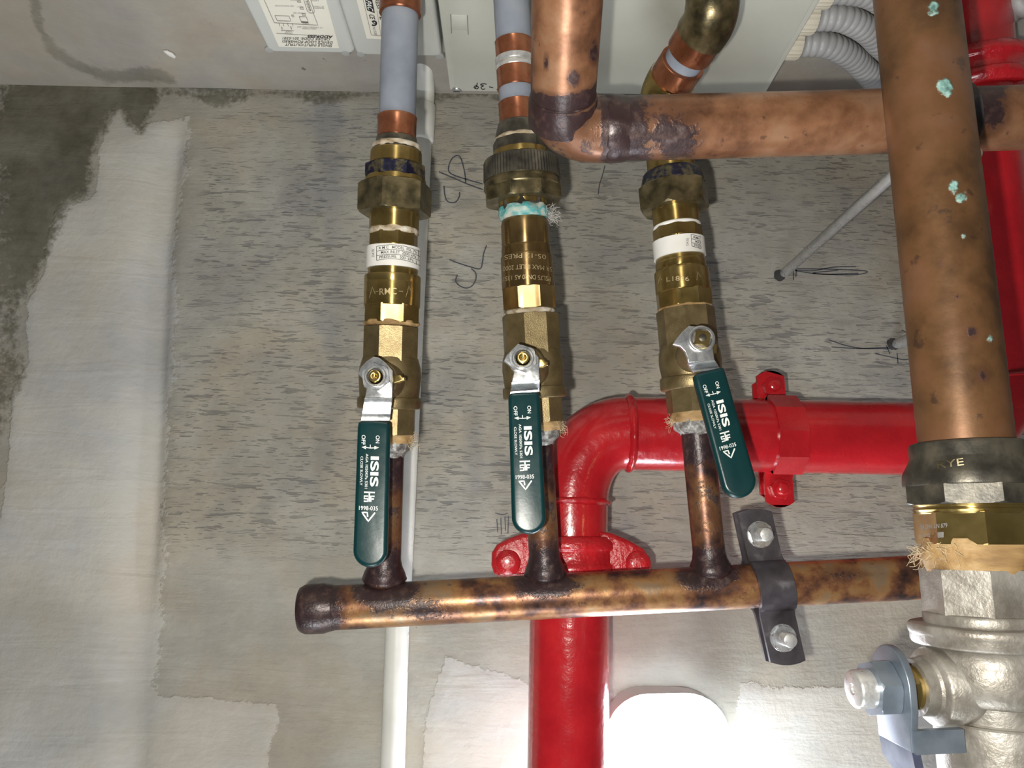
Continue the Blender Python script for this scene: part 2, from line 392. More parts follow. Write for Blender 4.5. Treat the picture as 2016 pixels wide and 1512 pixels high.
# ceiling and wall: concrete with board marks, skim plaster, damp
def concrete(name, is_wall=False):
    m, nt, b = new_mat(name)
    vec = coords(nt)
    wc = ((.31, .288, .25), (.35, .325, .285), (.395, .37, .325)) if is_wall else ((.30, .285, .25), (.36, .345, .30), (.42, .405, .355))
    w = attr_xyz(nt)                       # x form-board zone, y pale plaster and lit area (signed), z damp and dark wall edge (signed)
    w2 = attr_xyz(nt, 'wear2')             # x bluish column stain
    big = noise(nt, vec, 5, 5, .6); mid = noise(nt, vec, 24, 5, .6); fine = noise(nt, vec, 220, 4, .6)
    base = ramp(nt, mth(nt, 'ADD', mth(nt, 'MULTIPLY', big, .5), mth(nt, 'MULTIPLY', mid, .5)), [(.36, wc[0]), (.5, wc[1]), (.62, wc[2])])
    # board marks: long thin dark dashes along u
    v1 = coords(nt, (46, 330, 46)); v2 = coords(nt, (85, 620, 85)); v3 = coords(nt, (14, 60, 14))
    s1 = ramp01(nt, noise(nt, v1, 1.0, 2.5, .55, .15), .585, .635)
    s2 = ramp01(nt, noise(nt, v2, 1.0, 2, .5, .2), .60, .66)
    s3 = ramp01(nt, noise(nt, v3, 1.0, 4, .6, .3), .56, .68)
    blot = noise(nt, vec, 16, 4, .6, .3)
    bl = ramp01(nt, blot, .52, .66)
    streak = mth(nt, 'MAXIMUM', mth(nt, 'MULTIPLY', s1, .55), mth(nt, 'MULTIPLY', s2, .42))
    streak = mth(nt, 'MAXIMUM', streak, mth(nt, 'MULTIPLY', s3, .22))
    streak = mth(nt, 'MULTIPLY', streak, mth(nt, 'ADD', .45, mth(nt, 'MULTIPLY', ramp01(nt, blot, .38, .58), .55)))
    streak = mth(nt, 'MULTIPLY', streak, w[0])
    base = mix(nt, mth(nt, 'MULTIPLY', mth(nt, 'MULTIPLY', bl, w[0]), .35), base, (.22, .22, .215))
    col = mth(nt, 'MULTIPLY', ramp01(nt, mth(nt, 'ADD', mth(nt, 'MULTIPLY', w2[0], .8), mth(nt, 'MULTIPLY', mth(nt, 'SUBTRACT', mid, .5), 2.2)), .35, .9), .5)
    base = mix(nt, col, base, (.20, .205, .215))
    base = mix(nt, streak, base, (.10, .102, .108))
    pits = mth(nt, 'MULTIPLY', ramp01(nt, noise(nt, vec, 75, 3), .735, .76), .75)
    base = mix(nt, pits, base, (.09, .08, .07))
    # plaster skim
    wob = mth(nt, 'ADD', mth(nt, 'MULTIPLY', mth(nt, 'SUBTRACT', mid, .5), 1.3), mth(nt, 'MULTIPLY', mth(nt, 'SUBTRACT', fine, .5), .9))
    pl = ramp01(nt, mth(nt, 'ADD', w[1], mth(nt, 'MULTIPLY', wob, .35)), -.04, .04)
    plc = ramp(nt, big, [(.38, (.40, .392, .36)), (.5, (.47, .46, .43)), (.62, (.54, .53, .49))])
    base = mix(nt, pl, base, plc)
    dp = ramp01(nt, mth(nt, 'ADD', w[2], mth(nt, 'MULTIPLY', wob, .55)), -.06, .20)
    base = mix(nt, mth(nt, 'MULTIPLY', dp, .55 if is_wall else .95), base, ramp(nt, mid, [(.35, (.085, .080, .058)), (.5, (.13, .122, .092)), (.68, (.19, .182, .145))]))
    trow = noise(nt, coords(nt, (7, 46, 7)), 1.0, 3, .62, .6)
    tint = ramp(nt, noise(nt, vec, 9, 4, .6, .4), [(.36, (.93, .95, 1.0)), (.5, (1, 1, 1)), (.64, (1.0, .955, .90))])
    base = mix(nt, 1.0, base, tint, 'MULTIPLY')
    nt.links.new(base, b.inputs['Base Color'])
    b.inputs['Roughness'].default_value = .85
    b.inputs['Specular IOR Level'].default_value = .25
    hgt = mth(nt, 'MULTIPLY', fine, .6)
    hgt = mth(nt, 'SUBTRACT', hgt, mth(nt, 'MULTIPLY', streak, 1.2))
    hgt = mth(nt, 'ADD', hgt, mth(nt, 'ADD', mth(nt, 'MULTIPLY', pl, .45), mth(nt, 'ADD', mth(nt, 'MULTIPLY', mid, 1.6), mth(nt, 'MULTIPLY', trow, 1.6))))
    bump(nt, b, hgt, .0007)
    return m
M['ceiling'] = concrete('board_marked_concrete'); M['wall'] = concrete('rendered_wall', True)

# ----------------------------------------------------------------- the room: ceiling and the wall that carries the boxes
V_WALL = at(500, 176, 0.0)[1]
def sd_poly(P, poly):
    """signed distance, positive inside"""
    poly = np.asarray(poly, float); best = np.full(len(P), 1e18); ins = np.zeros(len(P), bool)
    for a, b in zip(poly, np.roll(poly, -1, 0)):
        e = b - a; w_ = P - a; t = np.clip((w_ @ e) / (e @ e), 0, 1)
        d = w_ - t[:, None] * e; best = np.minimum(best, (d * d).sum(1))
        c = ((a[1] > P[:, 1]) != (b[1] > P[:, 1])) & (P[:, 0] < (b[0] - a[0]) * (P[:, 1] - a[1]) / (b[1] - a[1] + 1e-12) + a[0]); ins ^= c
    d = np.sqrt(best); return np.where(ins, d, -d)
def sstep(x, a, b):
    t = np.clip((x - a) / (b - a), 0, 1); return t * t * (3 - 2 * t)
def line_x(y, pts):
    pts = np.asarray(pts, float); return np.interp(y, pts[:, 0], pts[:, 1])
def grid_obj(name, P, nx, ny, mat, w1, w2, flip):
    idx = np.arange(nx * ny).reshape(ny, nx)
    q = np.stack((idx[:-1, :-1], idx[:-1, 1:], idx[1:, 1:], idx[1:, :-1]), -1).reshape(-1, 4)
    if flip: q = q[:, ::-1]
    v = W(P); c = v.mean(0) * 0
    me = bpy.data.meshes.new(name)
    me.vertices.add(len(v)); me.vertices.foreach_set('co', (v - c).astype(np.float32).ravel())
    me.loops.add(q.size); me.loops.foreach_set('vertex_index', q.astype(np.int32).ravel())
    me.polygons.add(len(q)); me.polygons.foreach_set('loop_start', np.arange(0, q.size, 4, dtype=np.int32))
    me.update(calc_edges=True); me.validate()
    me.polygons.foreach_set('use_smooth', [True] * len(me.polygons))
    for nm, w in (('wear', w1), ('wear2', w2)):
        a = me.attributes.new(nm, 'FLOAT_VECTOR', 'POINT'); a.data.foreach_set('vector', w.astype(np.float32).ravel())
    me.materials.append(mat)
    o = bpy.data.objects.new(name, me); COL.objects.link(o); o['kind'] = 'structure'; PLOC[o.name] = Vector((0, 0, 0))
    return o
STEP = 0.0032
us = np.arange(-0.85, 0.85, STEP); vs = np.arange(-1.05, V_WALL + 0.0001, STEP); vs[-1] = V_WALL
UU, VV = np.meshgrid(us, vs); P = np.stack((UU.ravel(), VV.ravel(), np.zeros(UU.size)), 1)
pp = proj(P)[:, :2]; X, Y = pp[:, 0], pp[:, 1]
edge = line_x(Y, [(100, 420), (200, 405), (350, 395), (500, 375), (700, 345), (900, 325), (1060, 312), (1400, 300), (1700, 295)])
form = sstep(X, edge - 15, edge + 25) * (1 - sstep(Y - 0.02 * X, 1030, 1120)) * sstep(Y, 190, 225)
form = np.maximum(form, 0.10 * sstep(X, edge, edge + 60))
# pale skim coat left of the board-marked panel, ragged on its left
pale = [(232, 205), (246, 240), (275, 262), (300, 238), (330, 205), (420, 195), (385, 240), (368, 330), (362, 500), (335, 650), (330, 900), (312, 1090),
        (330, 1300), (320, 1700), (-600, 1900), (-500, 1300), (-60, 1150), (5, 1010), (15, 920), (25, 830), (30, 770), (60, 712), (50, 660), (54, 600), (76, 560), (92, 525), (97, 470), (112, 430), (118, 405), (165, 402),
        (188, 385), (196, 345), (196, 300), (208, 262), (222, 228)]
gx0 = line_x(Y, [(100, 350), (250, 345), (500, 318), (800, 305), (1060, 292), (1300, 280), (1800, 265)])
pale2 = [(x if not (300 < x < 430) else x + 200, y) for x, y in pale]
sd_pale = np.minimum(sd_poly(pp, pale2) / 60.0, (gx0 + 30 - X) / 170.0)
patch2 = [(262, 1368), (420, 1373), (450, 1382), (545, 1382), (553, 1420), (540, 1450), (528, 1512), (520, 1700), (200, 1700), (255, 1480)]
lit_patch = [(1450, 1400), (1462, 1346), (1490, 1344), (1500, 1355), (1560, 1352), (1680, 1348), (1760, 1352), (1900, 1360), (2300, 1380), (2300, 1800), (1440, 1800)]  # pale area of lamp-lit ceiling, its light put into the colour
patch4 = [(880, 1290), (960, 1320), (1040, 1345), (1250, 1370), (1250, 1750), (810, 1750), (840, 1420)]
sd_pale = np.maximum.reduce([np.clip(sd_pale, -1, 1), np.clip(sd_poly(pp, patch2) / 60, -1, 1), np.clip(sd_poly(pp, lit_patch) / 60, -1, 1), np.clip(sd_poly(pp, patch4) / 60, -1, 1)])
damp_poly = [(-700, 120), (330, 150), (322, 205), (302, 232), (280, 268), (250, 250), (236, 222), (220, 232), (205, 275), (192, 310), (194, 345), (184, 388), (140, 408), (118, 440), (100, 520), (78, 560), (55, 600), (50, 660), (56, 720), (30, 790), (14, 900), (-20, 1040), (-300, 1400), (-700, 1400)]
damp_and_edge = np.clip(sd_poly(pp, damp_poly) / 90.0, -1, 1)
damp_and_edge = np.where(damp_and_edge > 0, np.minimum(damp_and_edge, .25 + .75 * sstep(X, -50, 120) * (1 - sstep(Y, 380, 620))) * (0.35 + .65 * sstep(X, -20, 140)), damp_and_edge)
top = np.clip((200 - Y + 8 * np.sin(X / 31.0)) / 60, -1, .6) * np.where((X > 320) & (X < 1500), 1, 1)
damp_and_edge = np.maximum(damp_and_edge, np.where(Y < 215, np.minimum(.12, top), -1))  # also darker in a wavy strip along the wall
colm = np.maximum.reduce([np.exp(-((X - line_x(Y, [(190, 640), (450, 655), (800, 660), (1000, 610)])) / 42) ** 2) * (1 - sstep(Y, 900, 1080)),
                          .8 * np.exp(-((X - 1190) / 60) ** 2 - ((Y - 690) / 140) ** 2), .9 * np.exp(-((X - 1225) / 26) ** 2 - ((Y - 1010) / 80) ** 2),
                          .8 * np.exp(-((X - 935) / 30) ** 2 - ((Y - 860) / 150) ** 2), .75 * np.exp(-((X - 600) / 120) ** 2 - ((Y - 240) / 45) ** 2)])
w1 = np.stack((form, sd_pale, damp_and_edge), 1); w2 = np.stack((colm, colm * 0, colm * 0), 1)
# relief: a trowelled groove where the plaster meets the panel, slightly wavy skim to its left
gx = line_x(Y, [(100, 350), (250, 345), (500, 318), (800, 305), (1060, 292), (1300, 280), (1800, 265)])
dx = X - gx
fade = 1 - 0.75 * sstep(Y, 1050, 1250)
groove = -(0.0095) * np.exp(-(dx / 34.0) ** 2) * np.where(dx > 0, np.exp(-(dx / 26.0) ** 2), 1) * sstep(Y, 190, 330) * fade
lefth = 0.0025 * sstep(-dx, 20, 90) * sstep(Y, 190, 300)
wav = np.array([mnoise.noise(Vector((x * 7, y * 4, 1.7))) for x, y in zip(UU.ravel()[::1], VV.ravel()[::1])])
P[:, 2] = groove + lefth + wav * (0.0016 * (1 - form) + 0.0003) + 0.0007 * np.clip(sd_pale * 6, 0, 1)
P[:, 2] *= sstep(V_WALL - P[:, 1], 0, .01)
ceiling = grid_obj('ceiling', P, len(us), len(vs), M['ceiling'], w1, w2, False)
ceiling['label'] = 'grey board-marked concrete ceiling with trowelled plaster patches'
# wall
hs = np.arange(0, 0.62, STEP * 1.3)
UU2, HH2 = np.meshgrid(us, hs); Pw = np.stack((UU2.ravel(), np.full(UU2.size, V_WALL), HH2.ravel()), 1)
okw = Pw[:, 2] < 0.40
pw = np.where(okw[:, None], proj(np.where(okw[:, None], Pw, (0, V_WALL, 0)))[:, :2], -5000.0)
stain = [(45, -60), (62, 40), (95, 105), (140, 135), (205, 162), (352, 170), (345, 150), (315, 134), (280, 126), (235, 136), (200, 132), (150, 118), (112, 92), (88, 55), (78, -60)]
ws = np.clip(sd_poly(pw, stain) / 40, -1, .35)
wx = np.clip((-0.0045 + 0.009 * 0) * 0 + ws, -1, 1)
w1w = np.stack((pw[:, 0] * 0, np.clip(sd_poly(pw, [(110, -50), (130, 100), (215, 128), (300, 120), (420, 172), (2200, 172), (2200, -200), (100, -200)]) / 60, -1, .9) * .0 - 1, wx), 1)
Pw[:, 1] += 0.0009 * np.array([mnoise.noise(Vector((x * 9, y * 9, 4.2))) for x, y in zip(Pw[:, 0], Pw[:, 2])])
wall = grid_obj('wall_back', Pw, len(us), len(hs), M['wall'], w1w, w1w * 0, True)
_nb = MB(); _nb.slab([at_v(x, y, V_WALL - .0022) for x, y in ((322, 102), (328, 101.5), (340, 107), (346, 113), (343, 116), (331, 110))], (0, -1.0, 0), .0016, .0004, 2)
_NIB = _nb
wall['label'] = 'rendered grey wall behind the electrical boxes'

_NIB.build('plaster_nib', M['label_white'], wall)

# ----------------------------------------------------------------- print on surfaces
_tcache = {}
def text_shape(txt, bold=0.0, shear=0.0):
    key = (txt, bold, shear)
    if key in _tcache: return _tcache[key]
    cu = bpy.data.curves.new('t', 'FONT'); cu.body = txt; cu.offset = bold; cu.shear = shear; cu.resolution_u = 4; cu.fill_mode = 'FRONT'
    ob = bpy.data.objects.new('t', cu); COL.objects.link(ob)
    dg = bpy.context.evaluated_depsgraph_get(); me = bpy.data.meshes.new_from_object(ob.evaluated_get(dg))
    v = np.array([x.co[:] for x in me.vertices]); f = [tuple(p.vertices) for p in me.polygons]
    bpy.data.objects.remove(ob); bpy.data.curves.remove(cu); bpy.data.meshes.remove(me)
    lo, hi = v.min(0), v.max(0); v = (v - lo) / np.maximum(hi - lo, 1e-9)
    _tcache[key] = (v[:, :2], f); return _tcache[key]
def print_text(mb, txt, c, ex, ey, surf, bold=0.0, shear=0.0):
    """c = centre pixel, ex = full-width pixel vector, ey = full-height pixel vector (towards letter tops)"""
    v, f = text_shape(txt, bold, shear); c, ex, ey = map(np.asarray, (c, ex, ey))
    p = [surf(*(c + (a - .5) * ex + (b - .5) * ey)) for a, b in v]
    mb.add(p, f)
def print_line(mb, pts, wpx, surf):
    """flat stroke through pixels"""
    pts = [np.asarray(p, float) for p in pts]; fine = []
    for a, b in zip(pts, pts[1:]):
        k = max(1, int(np.linalg.norm(b - a) / 4)); fine += [a + (b - a) * i / k for i in range(k)]
    fine.append(pts[-1]); V = []; F = []
    for i, p in enumerate(fine):
        d = fine[min(i + 1, len(fine) - 1)] - fine[max(i - 1, 0)]; d = d / (np.linalg.norm(d) + 1e-9); q = np.array((-d[1], d[0])) * wpx / 2
        V += [surf(*(p - q)), surf(*(p + q))]
        if i: F.append((2 * i - 2, 2 * i - 1, 2 * i + 1, 2 * i))
    mb.add(V, F)
def print_poly(mb, pts, surf): mb.add([surf(*p) for p in pts], [tuple(range(len(pts)))])
def spline(pts, k=10):
    pts = [np.asarray(p, float) for p in pts]; out = []
    q = [2 * pts[0] - pts[1]] + pts + [2 * pts[-1] - pts[-2]]
    for i in range(1, len(q) - 2):
        p0, p1, p2, p3 = q[i - 1:i + 3]
        for j in range(k):
            t = j / k
            out.append(.5 * ((2 * p1) + (-p0 + p2) * t + (2 * p0 - 5 * p1 + 4 * p2 - p3) * t * t + (-p0 + 3 * p1 - 3 * p2 + p3) * t ** 3))
    out.append(pts[-1]); return out

# pencil marks on the ceiling
def on_ceiling(px, py): return at(px, py, 0.0009)
def pencil(strokes, wpx=2.4):
    mb = MB()
    for st in strokes: print_line(mb, spline(st, 6), wpx, on_ceiling)
    return mb.build('pencil_mark', M['pencil'], ceiling, smooth=0)
pencil([[(917, 360), (914, 335), (905, 308), (892, 310), (884, 325), (884, 338), (897, 346), (925, 355), (950, 362)], [(864, 338), (885, 347), (920, 362), (950, 373)], [(874, 366), (876, 385), (882, 397), (896, 398), (904, 388), (905, 378)]])
pencil([[(885, 511), (900, 517), (925, 525), (945, 529), (950, 515), (952, 500), (958, 483)], [(901, 541), (897, 552), (904, 562), (918, 567), (930, 562), (937, 549), (936, 537), (928, 529)]])
pencil([[(1562, 531), (1600, 533), (1640, 526), (1685, 525)], [(1565, 533), (1620, 540), (1690, 538)], [(1570, 529), (1640, 530), (1707, 534), (1680, 541), (1600, 538), (1650, 532)], [(1562, 530), (1562, 552)], [(1568, 530), (1567, 545)]], 2.0)
pencil([[(1632, 669), (1665, 680), (1700, 686), (1752, 686)], [(1637, 683), (1690, 686), (1748, 684)], [(1723, 696), (1750, 702), (1780, 708), (1795, 704)], [(1766, 695), (1768, 716)], [(1745, 680), (1752, 697)], [(1775, 650), (1790, 655), (1798, 648)]], 2.0)
pencil([[(1191, 326), (1186, 345), (1180, 365), (1178, 382)]], 1.8)
pencil([[(975, 1010), (990, 1013), (1000, 1010)], [(978, 1022), (980, 1048)], [(986, 1020), (987, 1052)], [(994, 1018), (995, 1045)], [(1001, 1016), (1000, 1050)]], 2.0)

# ----------------------------------------------------------------- lamp on the ceiling at the photo's lower edge
def rrect_px(x0, y0, x1, y1, r, k=8):
    pts = []
    for cx, cy, a0 in ((x1 - r, y0 + r, -90), (x1 - r, y1 - r, 0), (x0 + r, y1 - r, 90), (x0 + r, y0 + r, 180)):
        for i in range(k + 1):
            a = math.radians(a0 + 90 * i / k); pts.append((cx + r * math.cos(a), cy + r * math.sin(a)))
    return pts
HN = np.array((0, 0, 1.0))
lm, lnt, lb = new_mat('lamp_diffuser_lit')
lb.inputs['Base Color'].default_value = (.9, .9, .9, 1); lb.inputs['Emission Color'].default_value = (.80, .89, 1.0, 1); lb.inputs['Emission Strength'].default_value = 28.0
M['lamp_lit'] = lm
lamp = thing('ceiling_light', 'glowing white rounded bulkhead light beside the lower red pipe', 'light', at(1310, 1700, 0.0))
out = [at(x, y, 0.052) for x, y in rrect_px(1206, 1380, 1438, 2300, 80)]
mb = MB(); mb.slab(out, HN, 0.036, 0.009); mb.build('diffuser', M['lamp_lit'], lamp)
cen = np.mean(out, 0)
mb = MB(); mb.slab([p - HN * .0362 for p in out], HN, 0.0155, 0.0); mb.build('base', M['lamp_base'], lamp)
rim = [p for p in out if p[1] > max(q[1] for q in out) - .036]; rim.sort(key=lambda p: p[0])
rows = []
for p in rim:
    o_ = p - (np.array((rim[len(rim) // 2][0], max(q[1] for q in out) - .036, p[2]))); o_[2] = 0; o_ = unit(o_)
    rows.append([p + o_ * .0006 - HN * .012, p + o_ * .0030 - HN * .012, p + o_ * .0030 - HN * .034, p + o_ * .0006 - HN * .034])
mb = MB(); mb.rings(rows); mb.build('end_cap', M['lamp_base'], lamp)

# ----------------------------------------------------------------- boxes on the wall
V_BOX = V_WALL - 0.030; V_MOD = V_WALL - 0.024
VN = np.array((0, -1.0, 0))
def on_v(v, lift=0.0003): return lambda px, py: at_v(px, py, v - lift)
def wall_box(px_poly, vf, h_keep=None):
    return [at_v(x, y, vf) for x, y in px_poly]
# big enclosure: front face runs out of the top of the frame
bl, br = at_v(886, 184, V_BOX), at_v(1506, 187, V_BOX)
H0 = (bl[2] + br[2]) / 2; U0, U1 = bl[0], br[0]; H1 = H0 + 0.25
def rr_uh(u0, u1, h0, h1, r, v, k=6):
    pts = []
    for cu, ch, a0 in ((u1 - r, h0 + r, -90), (u1 - r, h1 - r, 0), (u0 + r, h1 - r, 90), (u0 + r, h0 + r, 180)):
        for i in range(k + 1):
            a = math.radians(a0 + 90 * i / k); pts.append((cu + r * math.cos(a), v, ch + r * math.sin(a)))
    return np.array(pts)
ebox = thing('electrical_enclosure', 'large pale grey plastic enclosure on the wall behind the pipes', 'electrical box', ((U0 + U1) / 2, V_WALL, (H0 + H1) / 2))
mb = MB(); mb.slab(rr_uh(U0, U1, H0, H1, .003, V_BOX + .0085), VN, .0215, .0006); mb.build('enclosure_body', M['box'], ebox)
mb = MB(); mb.slab(rr_uh(U0 + .0002, U1 - .0002, H0 + .0002, H1, .003, V_BOX), VN, .0078, .0011); lid = mb.build('lid', M['box'], ebox)
g = .0045                                    # raised inner field of the lid
mb = MB(); mb.slab(rr_uh(U0 + g, U1 - g, H0 + g * .6, H1 - g, .003, V_BOX - .0007), VN, .0007, .0004, 2); mb.build('lid_field', M['box'], lid)
sc_ = at_v(899, 178, V_BOX - .0008)
axs = Ax(sc_ + VN * .0010, sc_ - VN * .002)
mb = MB(); mb.revolve(axs, [(0, .0001), (0, .0034), (.0008, .0040), (.003, .0040)], 24, bev=.0002); scw = mb.build('screw', M['zinc'], lid)
mb = MB(); mb.add([sc_ + VN * .0012 + np.array(p) for p in ((-.0026, 0, -.0005), (.0026, 0, -.0005), (.0026, 0, .0005), (-.0026, 0, .0005))], [(0, 1, 2, 3)]); mb.build('slot', M['hole'], scw, smooth=0)
surf = on_v(V_BOX - .0007)
mb = MB()
for st in ([(887, 28), (889, 66)], [(920, 30), (922, 68)]): print_line(mb, st, 1.6, surf)
mb.build('catch_slot', M['grey_print'], lid, smooth=0)
mb = MB(); mb.slab([at_v(x, y, V_BOX - .0010) for x, y in ((889, 30), (919, 31), (921, 60), (891, 59))], VN, .0008, .0002, 2); mb.build('catch', M['box'], lid)
mb = MB()
for st in ([(940, 163), (938, 170), (935, 174)], [(935, 174), (933, 172), (937, 169), (942, 172), (939, 175), (935, 174)], [(958, 166), (951, 165), (946, 167), (952, 169), (947, 172), (950, 176), (955, 175)], [(963, 171), (971, 173)], [(978, 177), (984, 171)]):
    print_line(mb, spline(st, 5), 1.7, surf)
mb.build('handwriting', M['black_print'], lid, smooth=0)
# two loop modules
def module(poly, vf, name, label):
    p = np.array([at_v(x, y, vf) for x, y in poly]); t = thing(name, label, 'electrical box', (p[:, 0].mean(), V_WALL, p[:, 2].mean()))
    u0, u1 = (p[0, 0] + p[3, 0]) / 2, (p[1, 0] + p[2, 0]) / 2; h0 = (p[0, 2] + p[1, 2]) / 2; h1 = h0 + .12
    c = .0075
    o = []
    for cu, ch, sx, sy in ((u1, h0, -1, 1), (u1, h1, -1, -1), (u0, h1, 1, -1), (u0, h0, 1, 1)):
        o += [(cu + sx * c, vf, ch), (cu, vf, ch + sy * c)] if (sx * sy) < 0 else [(cu, vf, ch + sy * c), (cu + sx * c, vf, ch)]
    mb = MB(); mb.slab(rr_uh(u0, u1, h0, h1, .0055, vf), VN, .0235, .0035); b = mb.build('cover', M['module'], t)
    mb = MB(); mb.slab(rr_uh(u0 - .001, u1 + .001, h0 - .0005, h1 + .001, .005, V_WALL - .007), VN, .0065, .001); mb.build('back_plate', M['module'], t)
    return t, b, (u0, u1, h0)
m1, m1b, _e1 = module([(524, 103), (692, 109), (676, 0), (481, 0)], V_MOD, 'loop_module', 'pale grey loop module with a printed wiring label, left of the grey pipe')
m2, m2b, _e2 = module([(698, 107), (874, 117), (852, 0), (668, 0)], V_MOD, 'loop_module', 'pale grey loop module partly hidden behind the grey pipe, next to the large enclosure')
for t, pts in ((m1b, [(681, 108), (531, 102)]), (m2b, [(711, 110), (866, 115)])):
    for x, y in pts:
        p = at_v(x, y, V_MOD - .0001); p = p + np.array((0, 0, .0016)); ax = Ax(p, p - VN * .003)
        mb = MB(); mb.revolve(ax, [(0, .0001), (.0001, .0030), (.0004, .0033), (.002, .0033)], 20, bev=0); mb.build('recess_disc', M['recess_grey'], t)
lv = V_MOD - .0006
def sticker(poly, parent, mat='label', lift=.0005):
    mb = MB(); mb.slab([at_v(x, y, V_MOD - lift) for x, y in poly], VN, .0004, 0); return mb.build('sticker', M[mat], parent, smooth=0)
st1 = sticker([(549, 92), (668, 95), (640, -8), (505, -8)], m1b)
sf = on_v(lv)
mb = MB()
def up(mb, txt, c, w, h, bold=0.0): print_text(mb, txt, c, (-w[0], -w[1]), (-h * .22, h), sf, bold)
# words read the right way up from the floor: 180 degrees round in the photo
up(mb, 'SINGLE INPUT/OUTPUT', (607.5, 89.0), (92, 3), 5.0, .008)
up(mb, 'DEVICE LOOP POWERED', (605, 82.8), (99, 3), 5.0, .008)
up(mb, 'ORDER CODE: 201-0301', (603, 76.6), (93, 2.5), 4.6, .008)
up(mb, 'ADDRESS', (630, 72.2), (50, 1.5), 5.4, .035)
mb.build('printed_text', M['black_print'], st1, smooth=0)
mb = MB()
L1 = lambda *p, w=.9: print_line(mb, p, w, sf)
L1((520, 0), (540, 45), (626, 50), (606, -2)); L1((544, 66), (604, 69.5), w=.7)
L1((541, 31), (569, 32), (573, 42), (546, 41), (541, 31)); L1((589, 33), (603, 33.5), (607, 44), (593, 43), (589, 33)); L1((593, 43.5), (607, 44.5), w=2.4)
L1((594, 27), (601, 27.5), (602, 30.5), (595, 30), (594, 27)); L1((574, 30), (578, 30), (579, 33.5), (575, 33.2), (574, 30)); L1((590, 15), (597, 15.3), (598, 18.5), (591, 18), (590, 15)); L1((585, 2), (592, 2.5), (593, 5), (586, 4.6), (585, 2))
L1((598, 0), (605, 22), (610, 26), (618, 26), (619, 22), (611, -2)); L1((604, -2), (612, 22))
for i in range(7): L1((601 + i * 1.1, 3 + i * 3), (606 + i * 1.1, 3.4 + i * 3), w=1.0)
for x in (549, 557, 566, 575): L1((x, 46), (x + 2, 52))
L1((554, 53), (556, 58), w=1.6); L1((572, 52), (574, 58), w=1.6); L1((553, 60), (578, 61))
for c, w, t in (((560, 12), 37, 'LED INDICATORS'), ((591, 13.3), 12, 'INPUT'), ((628, 16.5), 21, 'ADDRESS'), ((627, 13.3), 21, 'SETTINGS'), ((590, 26), 25, 'MEMORY EEE'), ((602, 46.5), 13, 'CABLE'), ((610, 54), 50, 'OF SCREENED CABLE USED'), ((609, 57), 28, 'CABLE SCREEN'), ((568, 62.5), 11, 'LOOP'), ((568, 65.6), 15, 'DEVICE'), ((582, 1), 20, 'MODULE'), ((620, 1.5), 14, 'LEDS')):
    up(mb, t, c, (w, w * .03), 2.4)
mb.build('wiring_diagram', M['grey_print'], st1, smooth=0)
st2 = sticker([(722, 76), (790, 79), (780, -8), (700, -8)], m2b)
mb = MB(); sf2 = sf
print_poly(mb, [(718, -3), (723, 20.5), (738, 26), (732, -3)], on_v(lv, .0003)); mb2 = MB()
print_text(mb2, 'PAC', (727.5, 11), (5, 21), (11, 3), on_v(lv, .0005), .02, .25)
mb.build('logo_field', M['black_print'], st2, smooth=0); mb2.build('logo_lettering', M['white_print'], st2, smooth=0)
mb = MB()
print_text(mb, 'RESS', (744, 8), (5, 19), (8, 1.6), sf, .01)
print_text(mb, 'CE', (732.5, 33.5), (2, 8.5), (11, 2), sf, .012)
print_line(mb, [(736 + 5.0 * math.cos(a), 46 + 4.2 * math.sin(a)) for a in np.linspace(-2.4, 2.4, 16)], 3.0, sf); print_line(mb, [(734, 44), (737, 47), (741, 45)], 1.6, sf)
print_text(mb, 'L', (750, 26), (1.5, 5.5), (7, 1), sf, .05); print_text(mb, 'L', (751, 36.5), (1.5, 5.5), (7, 1), sf, .05)
mb.build('printed_text', M['black_print'], st2, smooth=0)
mb = MB(); print_text(mb, 'N1228', (738, 61), (4, 15), (5.4, 1), sf)
print_line(mb, [(715, 0), (731, 69), (750, 71)], .8, sf); print_line(mb, [(742, 21), (750, 70)], .7, sf)
mb.build('approval_number', M['grey_print'], st2, smooth=0)

# ----------------------------------------------------------------- white conduit
def hpts(lst): return [at(x, y, h) for x, y, h in lst]
pc = [at(828, 112, .040), at(832, 140, .030), at(835, 175, .014), at(834, 215, .0105), at(829, 280, .0105), at(812, 640, .0105), at(795, 1000, .0105), at(782, 1240, .0105), at(769, 1620, .0105)]
pc.append(pc[-1] + (pc[-1] - pc[-2]) * 4.5)
cond = thing('white_conduit', 'long thin white plastic conduit along the ceiling behind the leftmost pipe', 'conduit', pc[5])
mb = MB(); mb.tube(spline(pc[:4], 8) + pc[4:], .0092, 24); mb.build('tube', M['pvc'], cond)
mb = MB(); a = Ax(pc[3], pc[4]); mb.revolve(a, [(-.004, .0094), (-.003, .0108), (a.L * .95, .0108), (a.L, .0094)], 32); mb.build('coupling', M['pvc'], cond)
